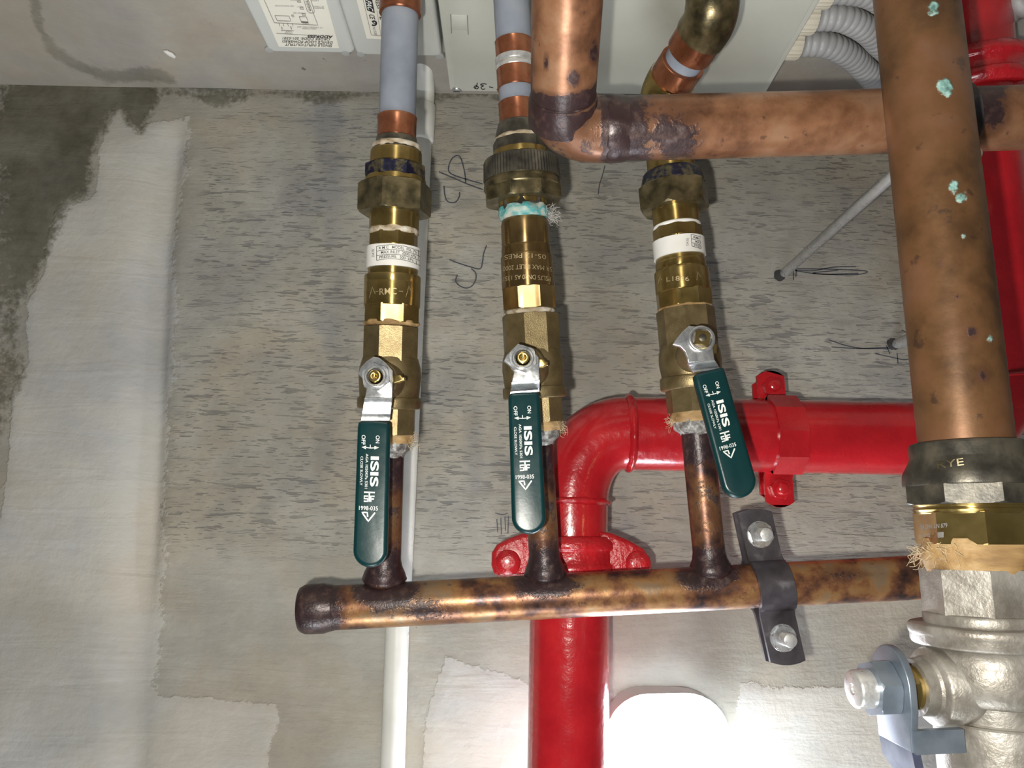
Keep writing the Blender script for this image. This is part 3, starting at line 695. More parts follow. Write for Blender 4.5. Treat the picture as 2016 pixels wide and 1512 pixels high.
# flexible conduits leaving the enclosure
def flex(pts, r, pitch, name, label):
    pts = spline(pts, 14); seg = [np.linalg.norm(b - a) for a, b in zip(pts, pts[1:])]; L = sum(seg); cum = np.concatenate(([0], np.cumsum(seg)))
    n = int(L / pitch) * 6; P_ = []; R_ = []
    for i in range(n + 1):
        s = L * i / n; P_.append(np.array([np.interp(s, cum, np.array(pts)[:, k]) for k in range(3)])); R_.append(r * (1 + .11 * (abs(math.sin(math.pi * i / 6)) ** .6 - .6)))
    mb = MB(); mb.tube(P_, R_, 28); o = mb.build(name, M['flex'], None, smooth=80); return tag(o, label, 'conduit', 'flexible conduits')
uR = U1 + .001
def wp(px, py, v): return at_v(px, py, v)
vF = V_WALL - .016
f1 = [wp(1580, 86, vF), wp(1625, 88, vF), wp(1668, 107, vF), wp(1705, 140, vF), wp(1740, 182, vF), wp(1775, 235, vF - .004), at(1815, 292, .018)]
flex(f1, .0093, .0052, 'corrugated_conduit', 'lower grey corrugated conduit curving from the enclosure behind the upper copper pipe')
f2 = [wp(1612, 33, vF), wp(1660, 36, vF), wp(1705, 58, vF), wp(1740, 92, vF), wp(1800, 140, vF), wp(1880, 205, vF - .006), at(1960, 300, .022), at(2080, 360, .022)]
flex(f2, .0093, .0052, 'corrugated_conduit', 'upper grey corrugated conduit curving from the enclosure, above its twin')
f3 = [wp(1640, -22, vF), wp(1700, -16, vF), wp(1740, 2, vF), wp(1800, 45, vF), wp(1900, 110, vF), wp(2040, 190, vF)]
flex(f3, .0093, .0052, 'corrugated_conduit', 'topmost pale corrugated conduit cut off by the top of the photo')
f4 = [wp(2140, -75, vF), wp(2060, -25, vF), wp(2020, -2, vF), wp(1985, 16, vF), wp(1950, 30, vF)]
flex(f4, .0110, .0075, 'corrugated_conduit', 'whitish corrugated conduit in the upper right corner beyond the red pipe')
for i, (x, y) in enumerate(((1577, 84), (1606, 33), (1640, -20))):
    p = wp(x, y, vF); d = np.array((1.0, 0, 0)); a = Ax(np.array((U1 - .001, p[1], p[2])), np.array((U1 + .013, p[1], p[2])))
    mb = MB(); R = []
    for t, k in ((0, 1), (.010, 1), (.012, .93)):
        R.append([a.pt(t) + (math.cos(q) * a.f + math.sin(q) * a.s) * .0122 * k * (1 + (.035 if j % 3 == 0 else 0)) for j, q in enumerate(np.linspace(0, 2 * math.pi, 72, endpoint=False))])
    mb.rings(R); o = mb.build('conduit_gland', M['gland'], None, smooth=25)
    tag(o, ('cream ribbed gland nut holding the lower corrugated conduit', 'cream ribbed gland nut holding the upper corrugated conduit', 'cream ribbed gland nut at the top edge of the photo')[i], 'gland', 'conduit gland nuts')

# ----------------------------------------------------------------- red pipe: up from the bottom, elbow, across, elbow, up behind the copper
H_RED = 0.085
def red_pt(x, y): return at(x, y, H_RED)
RR = .0258
_r0, r1 = red_pt(1119, 1640), red_pt(1124, 1010)
rb = r1 + (_r0 - r1) * 3.4
e_c = red_pt(1232, 853)                       # start of the horizontal run
h_end = red_pt(1838, 864)
v2a, v2b = red_pt(1960, 735), at(1898, -150, .150)
def arc(p, pd, q, qd, k=14, kk=.72):                  # smooth bend from p (heading pd) to q (heading qd)
    p, q = np.asarray(p), np.asarray(q); L = np.linalg.norm(q - p) * .55; out = []
    a, b = p + unit(pd) * L * kk, q - unit(qd) * L * kk
    for i in range(k + 1):
        t = i / k; out.append((1 - t) ** 3 * p + 3 * (1 - t) ** 2 * t * a + 3 * (1 - t) * t * t * b + t ** 3 * q)
    return out
dh = unit(h_end - e_c); dup = unit(r1 - rb); dv2 = unit(v2b - v2a)
elbow_in = red_pt(1124, 985)
red = thing('red_fire_pipe', 'glossy red painted steel pipe with two welded elbows running behind the valves', 'pipe', red_pt(1500, 860))
mb = MB(); mb.tube([rb, red_pt(1121, 1130)], RR * 1.03, 64); mb.build('lower_run', M['red'], red)
mb = MB(); mb.tube([red_pt(1122, 1110), elbow_in], RR * .985, 64); mb.build('stub', M['red'], red)
mb = MB(); mb.tube(arc(elbow_in, dup, e_c, dh), RR, 64); mb.build('elbow', M['red'], red)
mb = MB(); mb.tube([e_c - dh * .001, h_end + dh * .001], RR, 64); mb.build('cross_run', M['red'], red)
mb = MB(); mb.tube(arc(h_end, dh, v2a, dv2), RR, 64); mb.build('elbow', M['red'], red)
mb = MB(); mb.tube([v2a, v2b], RR, 64); mb.build('upper_run', M['red'], red)
def weld(p, d, name='weld_bead', r=RR, w=.0034):
    a = Ax(p - d * w, p + d * w); mb = MB(); rows = []
    for i in range(9):
        q = i / 8 * math.pi; rows.append((2 * w * i / 8, r - .0008 + .0030 * math.sin(q)))
    mb.revolve(a, rows, 96, jit=.0011, jscale=150, bev=0); mb.build(name, M['red'], red, smooth=60)
weld(e_c + dh * .002, dh); weld(elbow_in - dup * .001, dup, w=.0026); weld(v2a, dv2, w=.002); weld(h_end, dh, w=.002)
# bolted pipe coupling with two ears
def coupling(c, d, label, px_w=1.0):
    t = thing('pipe_coupling', label, 'coupling', c)
    a = Ax(c - d * .0135, c + d * .0135)
    mb = MB(); mb.revolve(a, [(0, RR), (0, .0302), (.004, .0338), (.0085, .0338), (.0095, .0322), (.0175, .0322), (.0185, .0338), (.023, .0338), (.027, .0302), (.027, RR)], 72, jit=.0006, jscale=180); hs_ = mb.build('housing', M['red_cast'], t)
    return t, a
cpl, cax = coupling(red_pt(1121, 1095), unit(red_pt(1121, 1060) - red_pt(1121, 1130)), 'red bolted pipe coupling with two ears just above the copper manifold')
def ear(t, outline, hf, bolt, th=.016):
    mb = MB(); mb.slab([at(x, y, hf) for x, y in outline], HN, th, .0035); e = mb.build('ear', M['red_cast'], t)
    if bolt:
        p = at(bolt[0], bolt[1], hf + .003); a = Ax(p, p - HN * .006)
        mb = MB(); mb.revolve(a, [(0, .0001), (0, .0045), (.0015, .0078), (.003, .0085), (.006, .0085)], 32, jit=.0003, bev=.0003); mb.build('bolt_head', M['red_cast'], e)
HC = H_RED + .020
ear(cpl, [(1062, 1052), (1062, 1134), (985, 1137), (972, 1130), (967, 1112), (968, 1088), (978, 1072), (1000, 1060), (1030, 1049)], HC, (1000, 1108))
ear(cpl, [(1180, 1046), (1205, 1049), (1240, 1064), (1268, 1080), (1282, 1098), (1285, 1125), (1280, 1140), (1180, 1140)], HC, (1258, 1110))
_pc2 = v2a + (v2b - v2a) * .665
cpl2, _ = coupling(_pc2, dv2, 'red bolted pipe coupling in the upper right, above the crossing copper pipe')
ear(cpl2, [(1940, 118), (1985, 117), (2008, 126), (2018, 148), (2040, 165), (2045, 185), (1940, 185)], float(_pc2[2]) + .020, None)

# ----------------------------------------------------------------- strap clamps
def strap(a, tc, width, r, ear, f0, th, parent, mat, name='strap', bulge=.003, skew=0.0, sgn=1, ear2=None):
    """strap over the pipe: cross-section in (s, f) of axis a, ears flat at f0"""
    ear2 = ear if ear2 is None else ear2
    R = r + .0004; a0 = math.asin(max(-1, min(1, f0 / (R + th)))) if f0 < R else math.pi / 2
    path = []
    fil = th * 1.3
    x0 = math.sqrt(max((R + th) ** 2 - (f0 + th * .8) ** 2, 1e-8)) + .0008
    path.append((-(x0 + ear), f0)); path += [(-(x0 + ear * k), f0) for k in (.75, .5, .25)]
    path.append((-x0, f0 + .0003))
    a1 = math.atan2(f0 + th * 1.2, -x0 + .0006); a2 = math.pi - a1
    for i in range(15):
        q = a1 + (a2 - a1) * i / 14; path.append((R * math.cos(q), R * math.sin(q)))
    path.append((x0, f0 + .0003)); path += [(x0 + ear2 * k, f0) for k in (.25, .5, .75)]; path.append((x0 + ear2, f0))
    path = np.array(path); nrm = []
    for i in range(len(path)):
        d = path[min(i + 1, len(path) - 1)] - path[max(i - 1, 0)]; d = d / np.linalg.norm(d); nrm.append((-d[1], d[0]))
    nrm = np.array(nrm); nrm *= np.where(nrm[:, 1] < 0, -1, 1)[:, None]
    K = 7; rows_o = []; rows_i = []
    for i, (p, n_) in enumerate(zip(path, nrm)):
        ro, ri = [], []
        for j in range(K):
            w = (j / (K - 1) - .5); ext = 0
            if i == 0: ext = -bulge * (1 - (2 * w) ** 2)
            if i == len(path) - 1: ext = bulge * (1 - (2 * w) ** 2)
            sft = skew * p[0]
            for lst, off in ((ro, th), (ri, 0)):
                q = p + n_ * off; lst.append(a.pt(tc + w * width + sft) + a.s * (q[0] + ext) + a.f * sgn * q[1])
        rows_o.append(ro); rows_i.append(ri)
    mb = MB(); R_ = []
    for ro, ri in zip(rows_o, rows_i): R_.append(ro + ri[::-1])
    mb.rings(R_); o_ = mb.build(name, mat, parent)
    sb = x0 + ear * .5
    return [a.pt(tc + skew * q) + a.s * q + a.f * sgn * (f0 + th) for q in (-sb, sb)]
def bolt_nut(p, parent, mat_n, mat_b, rn=.0068, rb_=.0042, ln=.0055, lb=.011, tilt=(0, 0), washer=True, name='nut'):
    d = unit(HN + np.array((tilt[0], tilt[1], 0))); a = Ax(p, p + d * .02)
    mb = MB()
    mb.hex(a, .0008, ln, rn, 6, .94, a0=.3)
    n_ = mb.build(name, mat_n, parent, smooth=25)
    if washer:
        mb = MB(); mb.revolve(a, [(0, .0001), (0, rn * 1.05), (.0009, rn * 1.05), (.0009, .0001)], 32, bev=.0002); mb.build('washer', mat_n, parent)
    mb = MB(); prof = [(-.006, rb_ * .9)]; t = -.006
    while t < lb - .0008: prof += [(t + .0004, rb_), (t + .0008, rb_ * .92)]; t += .0008
    prof += [(lb, rb_ * .86), (lb, .0001)]
    mb.revolve(a, prof, 24, bev=0); mb.build('bolt', mat_b, parent, smooth=60)

# red saddle clamp on the cross run
aH = Ax(e_c, h_end)
rc_t = aH.solve(px=1566, r=RR + .003)
rclamp = thing('saddle_clamp', 'red painted two-bolt saddle clamp over the horizontal red pipe', 'clamp', aH.pt(rc_t))
bps = strap(aH, rc_t, .0200, RR, .0175, -.013, .0030, rclamp, M['red'], 'strap', .004, .03)
strap(aH, rc_t - .0012, .0205, RR, .0175, .0165, .0026, rclamp, M['red'], 'back_strap', .004, .03, -1)
for p in bps:
    bolt_nut(p, rclamp, M['red'], M['red'], .0075, .0042, .0050, .0095, washer=False)

# ----------------------------------------------------------------- copper manifold with three branches
H_M = 0.150
mA, mB_ = at(588, 1200, H_M), at(1870, 1133, H_M)
aM = Ax(mA, mB_)
r_man = aM.rad(85, aM.L * .45)
def mpx(x): return aM.solve(px=x, r=r_man)
BR = {}
def burn_man(p, t, an):
    x, y = proj(p)[:2]; b = 0.0
    b = max(b, 1.2 - max(0, (x - 640)) / 42.0) if x < 690 else b
    for bx, w in ((757, 62), (1072, 62), (1398, 60)): b = max(b, 1.05 - ((x - bx) / w) ** 2 * .6 - max(0, (y - (1175 - (x - 700) * .05))) / 45.0)
    b = max(b, .62 - ((x - 850) / 70.0) ** 2 * .5 - (abs(y - 1205)) / 60.0, .55 - ((x - 1660) / 90) ** 2 - abs(y - 1130) / 40)
    return (min(max(b, 0), 1), 0, 0)
man = thing('copper_manifold', 'mottled copper manifold pipe with capped left end feeding the three valves', 'pipe', aM.pt(.1))
t_cap = mpx(642)
mb = MB(); mb.revolve(aM, [(t_cap - .006, r_man), (aM.L, r_man)], 64, attr=burn_man, step=.0022); mb.build('tube', M['copper_manifold'], man)
r_cap = aM.rad(96, 0.0)
mb = MB(); mb.revolve(aM, [(0, .0001), (.0002, r_cap * .55), (.0012, r_cap * .88), (.0042, r_cap * .985), (.008, r_cap), (t_cap - .0045, r_cap), (t_cap - .0028, r_cap * .97), (t_cap - .001, r_man * 1.06), (t_cap + .002, r_man * 1.01)], 64, attr=lambda p, t, an: (1.0, 0, 0), bev=.0003, jit=.0002); mb.build('end_cap', M['copper_manifold'], man)

# ----------------------------------------------------------------- the three valve lines
class Line:
    def __init__(s, top, bot, h0=H_M, h1=H_M):
        s.a = Ax(at(*top, h0), at(*bot, h1)); s.a.s  # runs from the top of the photo downwards
    def t(s, y, w): return s.a.solve(py=y, r=s.r(w, y))
    def r(s, w, y):
        t = s.a.solve(py=y, r=0); return s.a.rad(w, t)
    def prof(s, rows):                        # rows of (y, w) on the side facing the lens
        return [(s.t(y, w), s.r(w, y)) for y, w in rows]
    def cyl(s, rows, name, mat, parent, n=56, close=True, **kw):
        p = s.prof(rows)
        if close: p = [(p[0][0], p[0][1] * .5)] + p + [(p[-1][0], p[-1][1] * .5)]
        mb = MB(); mb.revolve(s.a, p, n, **kw); return mb.build(name, mat, parent)
    def hexn(s, y0, y1, w, name, mat, parent, sides=6, cham=.93, a0=0.0, c0=True, c1=True):
        ym = (y0 + y1) / 2; r = s.r(w, ym)
        mb = MB(); mb.hex(s.a, s.t(y0, w), s.t(y1, w), r, sides, cham, a0, c0=c0, c1=c1); return mb.build(name, mat, parent, smooth=22)
L1_ = Line((787, 60), (757, 1130), .205); L2_ = Line((1010, 60), (1073, 1120), .205); L3_ = Line((1313, 250), (1399, 1120), .175)
def wad(ln, y0, y1, w, name, mat, parent, jit=.0011, js=260):
    p = ln.prof([(y0, w), (y1, w)]); t0, t1 = p[0][0], p[1][0]; r = (p[0][1] + p[1][1]) / 2; rows = [(t0, r * .8)]
    for i in range(7): q = i / 6; rows.append((t0 + (t1 - t0) * q, r * (.95 + .05 * math.sin(math.pi * q))))
    rows.append((t1, r * .8))
    mb = MB(); mb.revolve(ln.a, rows, 72, jit=jit, jscale=js, bev=0); return mb.build(name, mat, parent, smooth=70)
def fibres(ln, y, w, n, name, parent, mat, spread=.006, side=None, rad=.00009):
    mb = MB(); r = ln.r(w, y); t0 = ln.t(y, w)
    for i in range(n):
        an = random.uniform(-2.1, 2.1) if side is None else random.gauss(side, .35)
        e = math.cos(an) * ln.a.f + math.sin(an) * ln.a.s; p = ln.a.pt(t0 + random.uniform(-.0022, .0022)) + e * r * .97
        q = p + e * random.uniform(.001, spread) + ln.a.d * random.uniform(-.005, .006); m_ = (p + q) / 2 + np.array([random.uniform(-.002, .002) for _ in range(3)])
        mb.tube(spline([p, m_, q], 4), rad, 4)
    return mb.build(name, M[mat], parent, kind='stuff')
SIDE_R = math.pi / 2 if np.dot(L1_.a.s, (1, 0, 0)) > 0 else -math.pi / 2

# branch stubs belong to the manifold
def branch(ln, y0, w, yb, burn):
    p = ln.prof([(y0, w), (yb - 28, w), (yb - 14, w + 5), (yb, w + 16)]); tj = np.linalg.norm(ln.a.pt(0) - aM.p0)
    tt = p[-1][0]
    mb = MB(); mb.revolve(ln.a, p + [(tt + .004, p[-1][1] * 1.12), (tt + .008, p[-1][1] * .9)], 48, attr=burn, bev=0, step=.0022); return mb.build('branch_tube', M['copper_manifold'], man, smooth=60)
def mk_burn(ys):
    def f(p, t, an):
        y = proj(p)[1]; b = 0
        for c, w in ys: b = max(b, .95 - .6 * ((y - c) / w) ** 2)
        return (max(.30, min(.95, b)), 0, 0)
    return f
branch(L1_, 880, 63, 1135, mk_burn([(900, 70), (1120, 45)]))
branch(L2_, 868, 60, 1125, mk_burn([(890, 60), (1115, 52)]))
branch(L3_, 845, 63, 1118, mk_burn([(870, 55), (1110, 40)]))

# ---- line 1: riser, union, pressure limiting valve, ball valve
def riser(label, p, name='grey_pipe'): return thing(name, label, 'pipe', p)
ln = L1_
t = riser('grey plastic pipe with copper crimp sleeves, leftmost line', ln.a.pt(0))
ln.cyl([(-140, 72), (222, 72)], 'tube', M['pex'], t)
ln.cyl([(-140, 82), (9, 82)], 'crimp_sleeve', M['copper_sleeve'], t)
ln.cyl([(216, 77), (219, 79), (226, 76), (256, 76), (260, 79)], 'crimp_sleeve', M['copper_sleeve'], t, bev=.0003)
un = thing('union_fitting', 'brass union nut with blue paint flakes on the leftmost line', 'pipe fitting', ln.a.pt(ln.t(350, 120)))
ln.cyl([(259, 78), (268, 82), (284, 96)], 'tail', M['brass_dark'], un)
wad(ln, 271, 284, 96, 'thread_tape', M['tape'], un)
ln.cyl([(283, 100), (312, 103)], 'collar', M['brass'], un)
ln.hexn(311, 337, 124, 'lock_ring', M['blue_paint'], un, 8, .95, .3)
ln.cyl([(335, 118), (347, 122)], 'neck', M['brass'], un)
ln.hexn(344, 404, 146, 'union_nut', M['brass_old'], un, 6, .93, .18)
ln.cyl([(396, 97), (443, 97)], 'spigot', M['brass'], un)
plv = thing('pressure_limiting_valve', 'bright brass pressure limiting valve with white label, leftmost line', 'valve', ln.a.pt(ln.t(550, 108)))
wad(ln, 440, 453, 97, 'thread_tape', M['tape'], plv, .0009)
ln.hexn(451, 480, 95, 'hex_end', M['brass'], plv, 8, .96, .45)
ln.cyl([(476, 94), (515, 94), (516, 97), (537, 97)], 'neck', M['brass'], plv)
lab = ln.cyl([(479, 106), (522, 106)], 'label_band', M['label_white'], plv, close=False)
ln.cyl([(535, 108), (538, 110), (549, 110), (550, 108.6), (552, 110), (598, 110)], 'body', M['brass'], plv, bev=.0002)
ln.hexn(594, 632, 112, 'hex_base', M['brass'], plv, 8, .95, math.pi / 8 - .17)
wad(ln, 627, 638, 108, 'thread_tape', M['hemp'], plv, .001)
rl = ln.r(106, 500) + .00025
sfc = lambda x, y: ln_cyl(x, y)
def cyl_surf(line, w, y, lift=.00025):
    r = line.r(w, y) + lift; return lambda x, y_: line.a.hit(x, y_, r)
sf = cyl_surf(L1_, 106, 500)
mb = MB()
def band_y(x, y, c=773.0, k=.0030): return y + k * (x - c) ** 2 * .55
def arc_line(x0, x1, y, w=.9, c=770.0): print_line(mb, [(x, y + .0042 * (x - c) ** 2) for x in np.linspace(x0, x1, 14)], w, sf)
def arc_text(mb, txt, x0, x1, y, h, sf, c=770.0, k=.0042):
    v, f = text_shape(txt, .006); P_ = []
    for a, b in v:
        x = x0 + (x1 - x0) * a; yy = y + k * (x - c) ** 2 - (b - .5) * h; P_.append(sf(x, yy))
    mb.add(P_, f)
for yy in (481.5, 491, 500, 509): arc_line(741.5, 827, yy + .3)
print_line(mb, [(741.5, 481.5 + 3.4), (741.5, 509 + 3.4)], 1.0, sf); print_line(mb, [(823.5, 493), (824.5, 511)], .9, sf); print_line(mb, [(819, 513), (820, 521)], .9, sf)
arc_text(mb, 'R M C   MODEL  PSL 75', 746, 820, 486.4, 5.6, sf); arc_text(mb, 'MAX INLET  2000 kPa', 750, 819, 495.6, 5.6, sf); arc_text(mb, 'PRESSURE   500  kPa', 747, 814, 504.6, 5.6, sf)
print_text(mb, 'DATE', (734.5, 498), (0, -15), (-4.6, 0), sf)
mb.build('label_print', M['black_print'], lab, smooth=0)
sf = cyl_surf(L1_, 110, 575, .00012)
mb = MB(); arc_text(mb, 'RMC', 747, 781, 573, 13, sf, k=.003)
for x0, y0 in ((733, 575), (805, 573)):
    print_line(mb, [(x0 - 6, y0 + 12), (x0, y0 - 10), (x0 + 6, y0 + 4)], 1.1, sf)
print_line(mb, [(739, 574), (745, 573.5)], 1.2, sf); print_line(mb, [(785, 573), (793, 574)], 1.2, sf)
mb.build('engraving', M['brass_engrave'], plv, smooth=0)

# ---- ball valve with lever and green grip
def ball_valve(ln, ys, label, stem, head, neck, grip_top, grip_tip, wid, h_head=.214, h_grip=.208, stem_mat='nut', lug=None, tilt=.06):
    """ys: hex top, hex bottom, ring top, ring bottom, lower hex bottom, wrap bottom, solder bottom ; widths inside"""
    bv = thing('ball_valve', label, 'valve', ln.a.pt(ln.t((ys[0] + ys[4]) / 2, 110)), 'lever ball valves')
    hx = ln.hexn(ys[0], ys[1] + 6, 113, 'upper_hex', M['brass_cast'], bv, 8, .97, .25)
    ln.cyl([(ys[1] - 6, 106), (ys[1] + 4, 112), (ys[1] + 16, 119), (ys[1] + 34, 122), (ys[2] - 6, 117), (ys[2] + 4, 116)], 'body', M['brass_cast'], bv, bev=.0012)
    ln.cyl([(ys[2], 122), (ys[2] + 3, 125), (ys[3] - 3, 125), (ys[3], 120)], 'body_ring', M['brass_cast'], bv)
    ln.hexn(ys[3] - 3, ys[4], 108, 'lower_hex', M['brass_cast'], bv, 8, .97, .32, c0=False)
    wad(ln, ys[4] - 3, ys[5], 99, 'hemp_wrap', M['hemp'], bv, .0012, 200)
    mb = MB(); p = ln.prof([(ys[5] - 4, 92), (ys[6] - 8, 86), (ys[6], 66), (ys[6] + 6, 62)])
    mb.revolve(ln.a, [(p[0][0], p[0][1] * .5)] + p + [(p[-1][0], p[-1][1] * .5)], 56, jit=.0009, jscale=230, bev=0); mb.build('solder_joint', M['solder'], bv, smooth=70)
    fibres(ln, ys[5] - 4, 98, 26, 'loose_fibres', bv, 'fibre', .0045, side=(SIDE_R if ln is not L3_ else -SIDE_R))
    # stem housing, pointing at the floor
    pc_ = at(stem[0], stem[1], h_head); base_ = ln.a.pt(ln.t((ys[1] + 20 + ys[2]) / 2, 60)); base_ = base_ + (pc_ - base_) * .12
    axs_ = Ax(pc_ - unit(pc_ - base_) * np.linalg.norm(pc_ - base_), pc_ + unit(pc_ - base_) * .012)
    Ls = np.linalg.norm(pc_ - base_)
    mb = MB(); mb.revolve(axs_, [(0, .0115), (Ls - .010, .0100), (Ls - .0095, .0088), (Ls - .003, .0085), (Ls - .003, .0001)], 36); gl = mb.build('stem_housing', M['brass_cast'], bv)
    if lug:
        mb = MB(); mb.slab([at(x, y, h_head - .0045) for x, y in lug], HN, .005, .0008); mb.build('stop_lug', M['brass'], bv)
    # lever: plated head, bent neck, dipped grip
    lev = MB(); lev.slab([at(x, y, h_head) for x, y in head], HN, .0024, .0005); lev = lev.build('lever', M['zinc'], bv)
    mb = MB()
    a1, a2, b2, b1 = [np.asarray(q, float) for q in neck]      # left/right at head, right/left at grip
    rows = []
    for k in np.linspace(0, 1, 7):
        hh = h_head + (h_grip - .0022 - h_head) * sstep(np.array(k), .0, .9)
        l_, r_ = at(*(a1 + (b1 - a1) * k), float(hh)), at(*(a2 + (b2 - a2) * k), float(hh)); rows.append([l_, r_, r_ - HN * .0024, l_ - HN * .0024])
    mb.rings(rows); mb.build('neck', M['zinc'], lev)
    axn = Ax(pc_, pc_ + HN * .01)
    if stem_mat == 'nut':
        mb = MB(); mb.hex(axn, .0002, .0042, .0081, 6, .94, .2); mb.build('nut', M['zinc'], lev, smooth=22)
        mb = MB(); mb.revolve(axn, [(.0042, .0001), (.0040, .0062), (.0060, .0058), (.0060, .0044), (.0042, .0042), (.0042, .0001)], 32, bev=.0003); mb.build('nut_collar', M['zinc'], lev)
        mb = MB(); mb.revolve(axn, [(.003, .0034), (.0068, .0034), (.0070, .0027), (.0070, .0015), (.0058, .0008), (.0058, .0001)], 24, bev=.0003); mb.build('stem', M['brass'], lev)
    else:
        mb = MB(); mb.revolve(axn, [(.0, .0075), (.0015, .0078), (.0022, .0072), (.0022, .0058), (.0004, .0052), (.0004, .0001)], 36, bev=.0003); mb.build('boss', M['zinc'], lev)
        mb = MB(); mb.hex(axn, -.001, .0040, .0054, 4, .93, .6); st = mb.build('stem', M['brass'], lev, smooth=22)
        mb = MB(); mb.revolve(axn, [(.0039, .0024), (.0043, .0018), (.0043, .0001)], 20, bev=0); mb.build('stem_dimple', M['brass_dark'], st)
    # grip
    gt, gp = np.asarray(grip_top, float), np.asarray(grip_tip, float); Lp = np.linalg.norm(gp - gt); e1 = (gp - gt) / Lp; e2 = np.array((e1[1], -e1[0])) * (1 if e1[1] > 0 else -1)
    w0, w1_ = wid[0] / 2, wid[1] / 2
    o2 = []
    for q in np.linspace(-90, 90, 19):        # rounded end
        qa = math.radians(q); o2.append(gt + e1 * (Lp - w1_ * .98 + w1_ * .98 * math.cos(qa)) + e2 * w1_ * math.sin(qa) * -1)
    o2 = o2[::-1]                             # from right side to left side
    left = [gt + e1 * (Lp * k) - e2 * (w0 + (w1_ - w0) * k) for k in (.55, .3, .06)]
    topc = [gt + e1 * 4 - e2 * (w0 - 1), gt + e1 * .5 - e2 * (w0 - 6), gt - e1 * .5, gt + e1 * .5 + e2 * (w0 - 6), gt + e1 * 4 + e2 * (w0 - 1)]
    right = [gt + e1 * (Lp * k) + e2 * (w0 + (w1_ - w0) * k) for k in (.06, .3, .55)]
    outline = []
    for q in np.linspace(90, -90, 19):
        qa = math.radians(q); outline.append(gt + e1 * (Lp - w1_ * .98 + w1_ * .98 * math.cos(qa)) + e2 * w1_ * math.sin(qa))
    outline = outline + left + topc + right
    gN = unit(np.array((0, tilt, 1.0))); g0 = at(gt[0], gt[1], h_grip)
    mb = MB(); mb.slab([at_plane(x, y, g0, gN) for x, y in outline], gN, .0062, .0024, 5); gr = mb.build('grip', M['grip'], bv, smooth=60)
    # lettering, laid out in fractions of the grip length
    sfg = lambda x, y: at_plane(x, y, g0 + gN * .00012, gN)
    U = Lp / 842.0
    def loc(a, b): return gt + e1 * a * U + e2 * b * U
    mb = MB(); dn, rt = e1 * U, e2 * U
    print_text(mb, 'ON', loc(107, 27), dn * 44, rt * 22, sfg, .012); print_text(mb, 'OFF', loc(112, -54), dn * 56, rt * 22, sfg, .012)
    print_line(mb, [loc(153, -60), loc(158, -14), loc(155, 30)], 4.5 * U, sfg); print_line(mb, [loc(157, -14), loc(138, -14)], 4.5 * U, sfg)
    for b, s_ in ((-64, 1), (36, -1)): print_poly(mb, [loc(154, b), loc(145, b + s_ * 26), loc(166, b + s_ * 26)], sfg)
    print_text(mb, 'ISIS', loc(292, 14), dn * 174, rt * 48, sfg, .03)
    print_text(mb, 'AGA 1050KPa 5301', loc(291, -31), dn * 200, rt * 15, sfg, .006); print_text(mb, 'CLOSE SLOWLY', loc(290, -60), dn * 166, rt * 14, sfg, .006)
    print_text(mb, '1998-035', loc(503, -14), rt * 108, -dn * 24, sfg, .006)
    Lw = 8.5 * U
    for st in ([(-42, 412), (20, 412)], [(-11, 412), (-11, 466)], [(-18, 434), (-40, 434), (-40, 449), (-20, 449), (-20, 464), (-42, 464)], [(-2, 466), (-2, 434), (19, 434)], [(-2, 450), (16, 450)],
               [(25, 527), (-13, 578), (-50, 528), (-20, 528), (-17, 553)]):
        print_line(mb, [loc(a, b) for b, a in st], Lw, sfg)
    mb.build('grip_print', M['white_print'], gr, smooth=0)
    return bv
def zc(pts, s, ox, oy): return [(ox + x / s, oy + y / s) for x, y in pts]
ball_valve(L1_, (640, 705, 782, 806, 857, 874, 896), 'ball valve with green lever grip on the leftmost line, nearest the left', (742, 745),
           zc([(190, 238), (222, 244), (262, 275), (300, 318), (300, 400), (296, 474), (140, 474), (150, 420), (135, 372), (101, 338), (116, 300), (150, 264)], 2.91, 670, 620),
           zc([(140, 474), (296, 474), (282, 606), (118, 606)], 2.91, 670, 620), (735.3, 828), (726.7, 1117), (64, 67.5), lug=[(775, 738), (790, 738), (792, 742), (797, 742), (797, 749), (791, 750), (775, 754)])

# ---- line 2
ln = L2_
t = riser('grey plastic pipe with copper sleeves, middle line beside the big copper elbow', ln.a.pt(0))
ln.cyl([(-140, 71), (195, 70)], 'tube', M['pex'], t)
ln.cyl([(64, 76), (68, 74), (96, 74), (100, 76)], 'crimp_sleeve', M['copper_sleeve'], t, bev=.0003)
ln.cyl([(98, 78), (108, 77), (112, 74), (114, 78), (121, 78)], 'spacer_ring', M['steel_rod'], t, bev=.0003)
ln.cyl([(120, 75), (156, 75), (160, 77)], 'crimp_sleeve', M['copper_sleeve'], t, bev=.0003)
ln.cyl([(188, 76), (192, 75), (224, 75), (230, 77)], 'crimp_sleeve', M['copper_sleeve'], t, bev=.0003)
un = thing('union_fitting', 'knurled dark brass union nut on the middle line', 'pipe fitting', ln.a.pt(ln.t(330, 130)))
ln.cyl([(228, 80), (234, 84), (256, 98)], 'tail', M['brass_dark'], un)
wad(ln, 254, 263, 100, 'thread_tape', M['tape'], un, .0007)
ln.hexn(261, 283, 108, 'hex_collar', M['brass_dark'], un, 8, .96, .2)
ln.cyl([(280, 106), (294, 110)], 'ring', M['brass'], un)
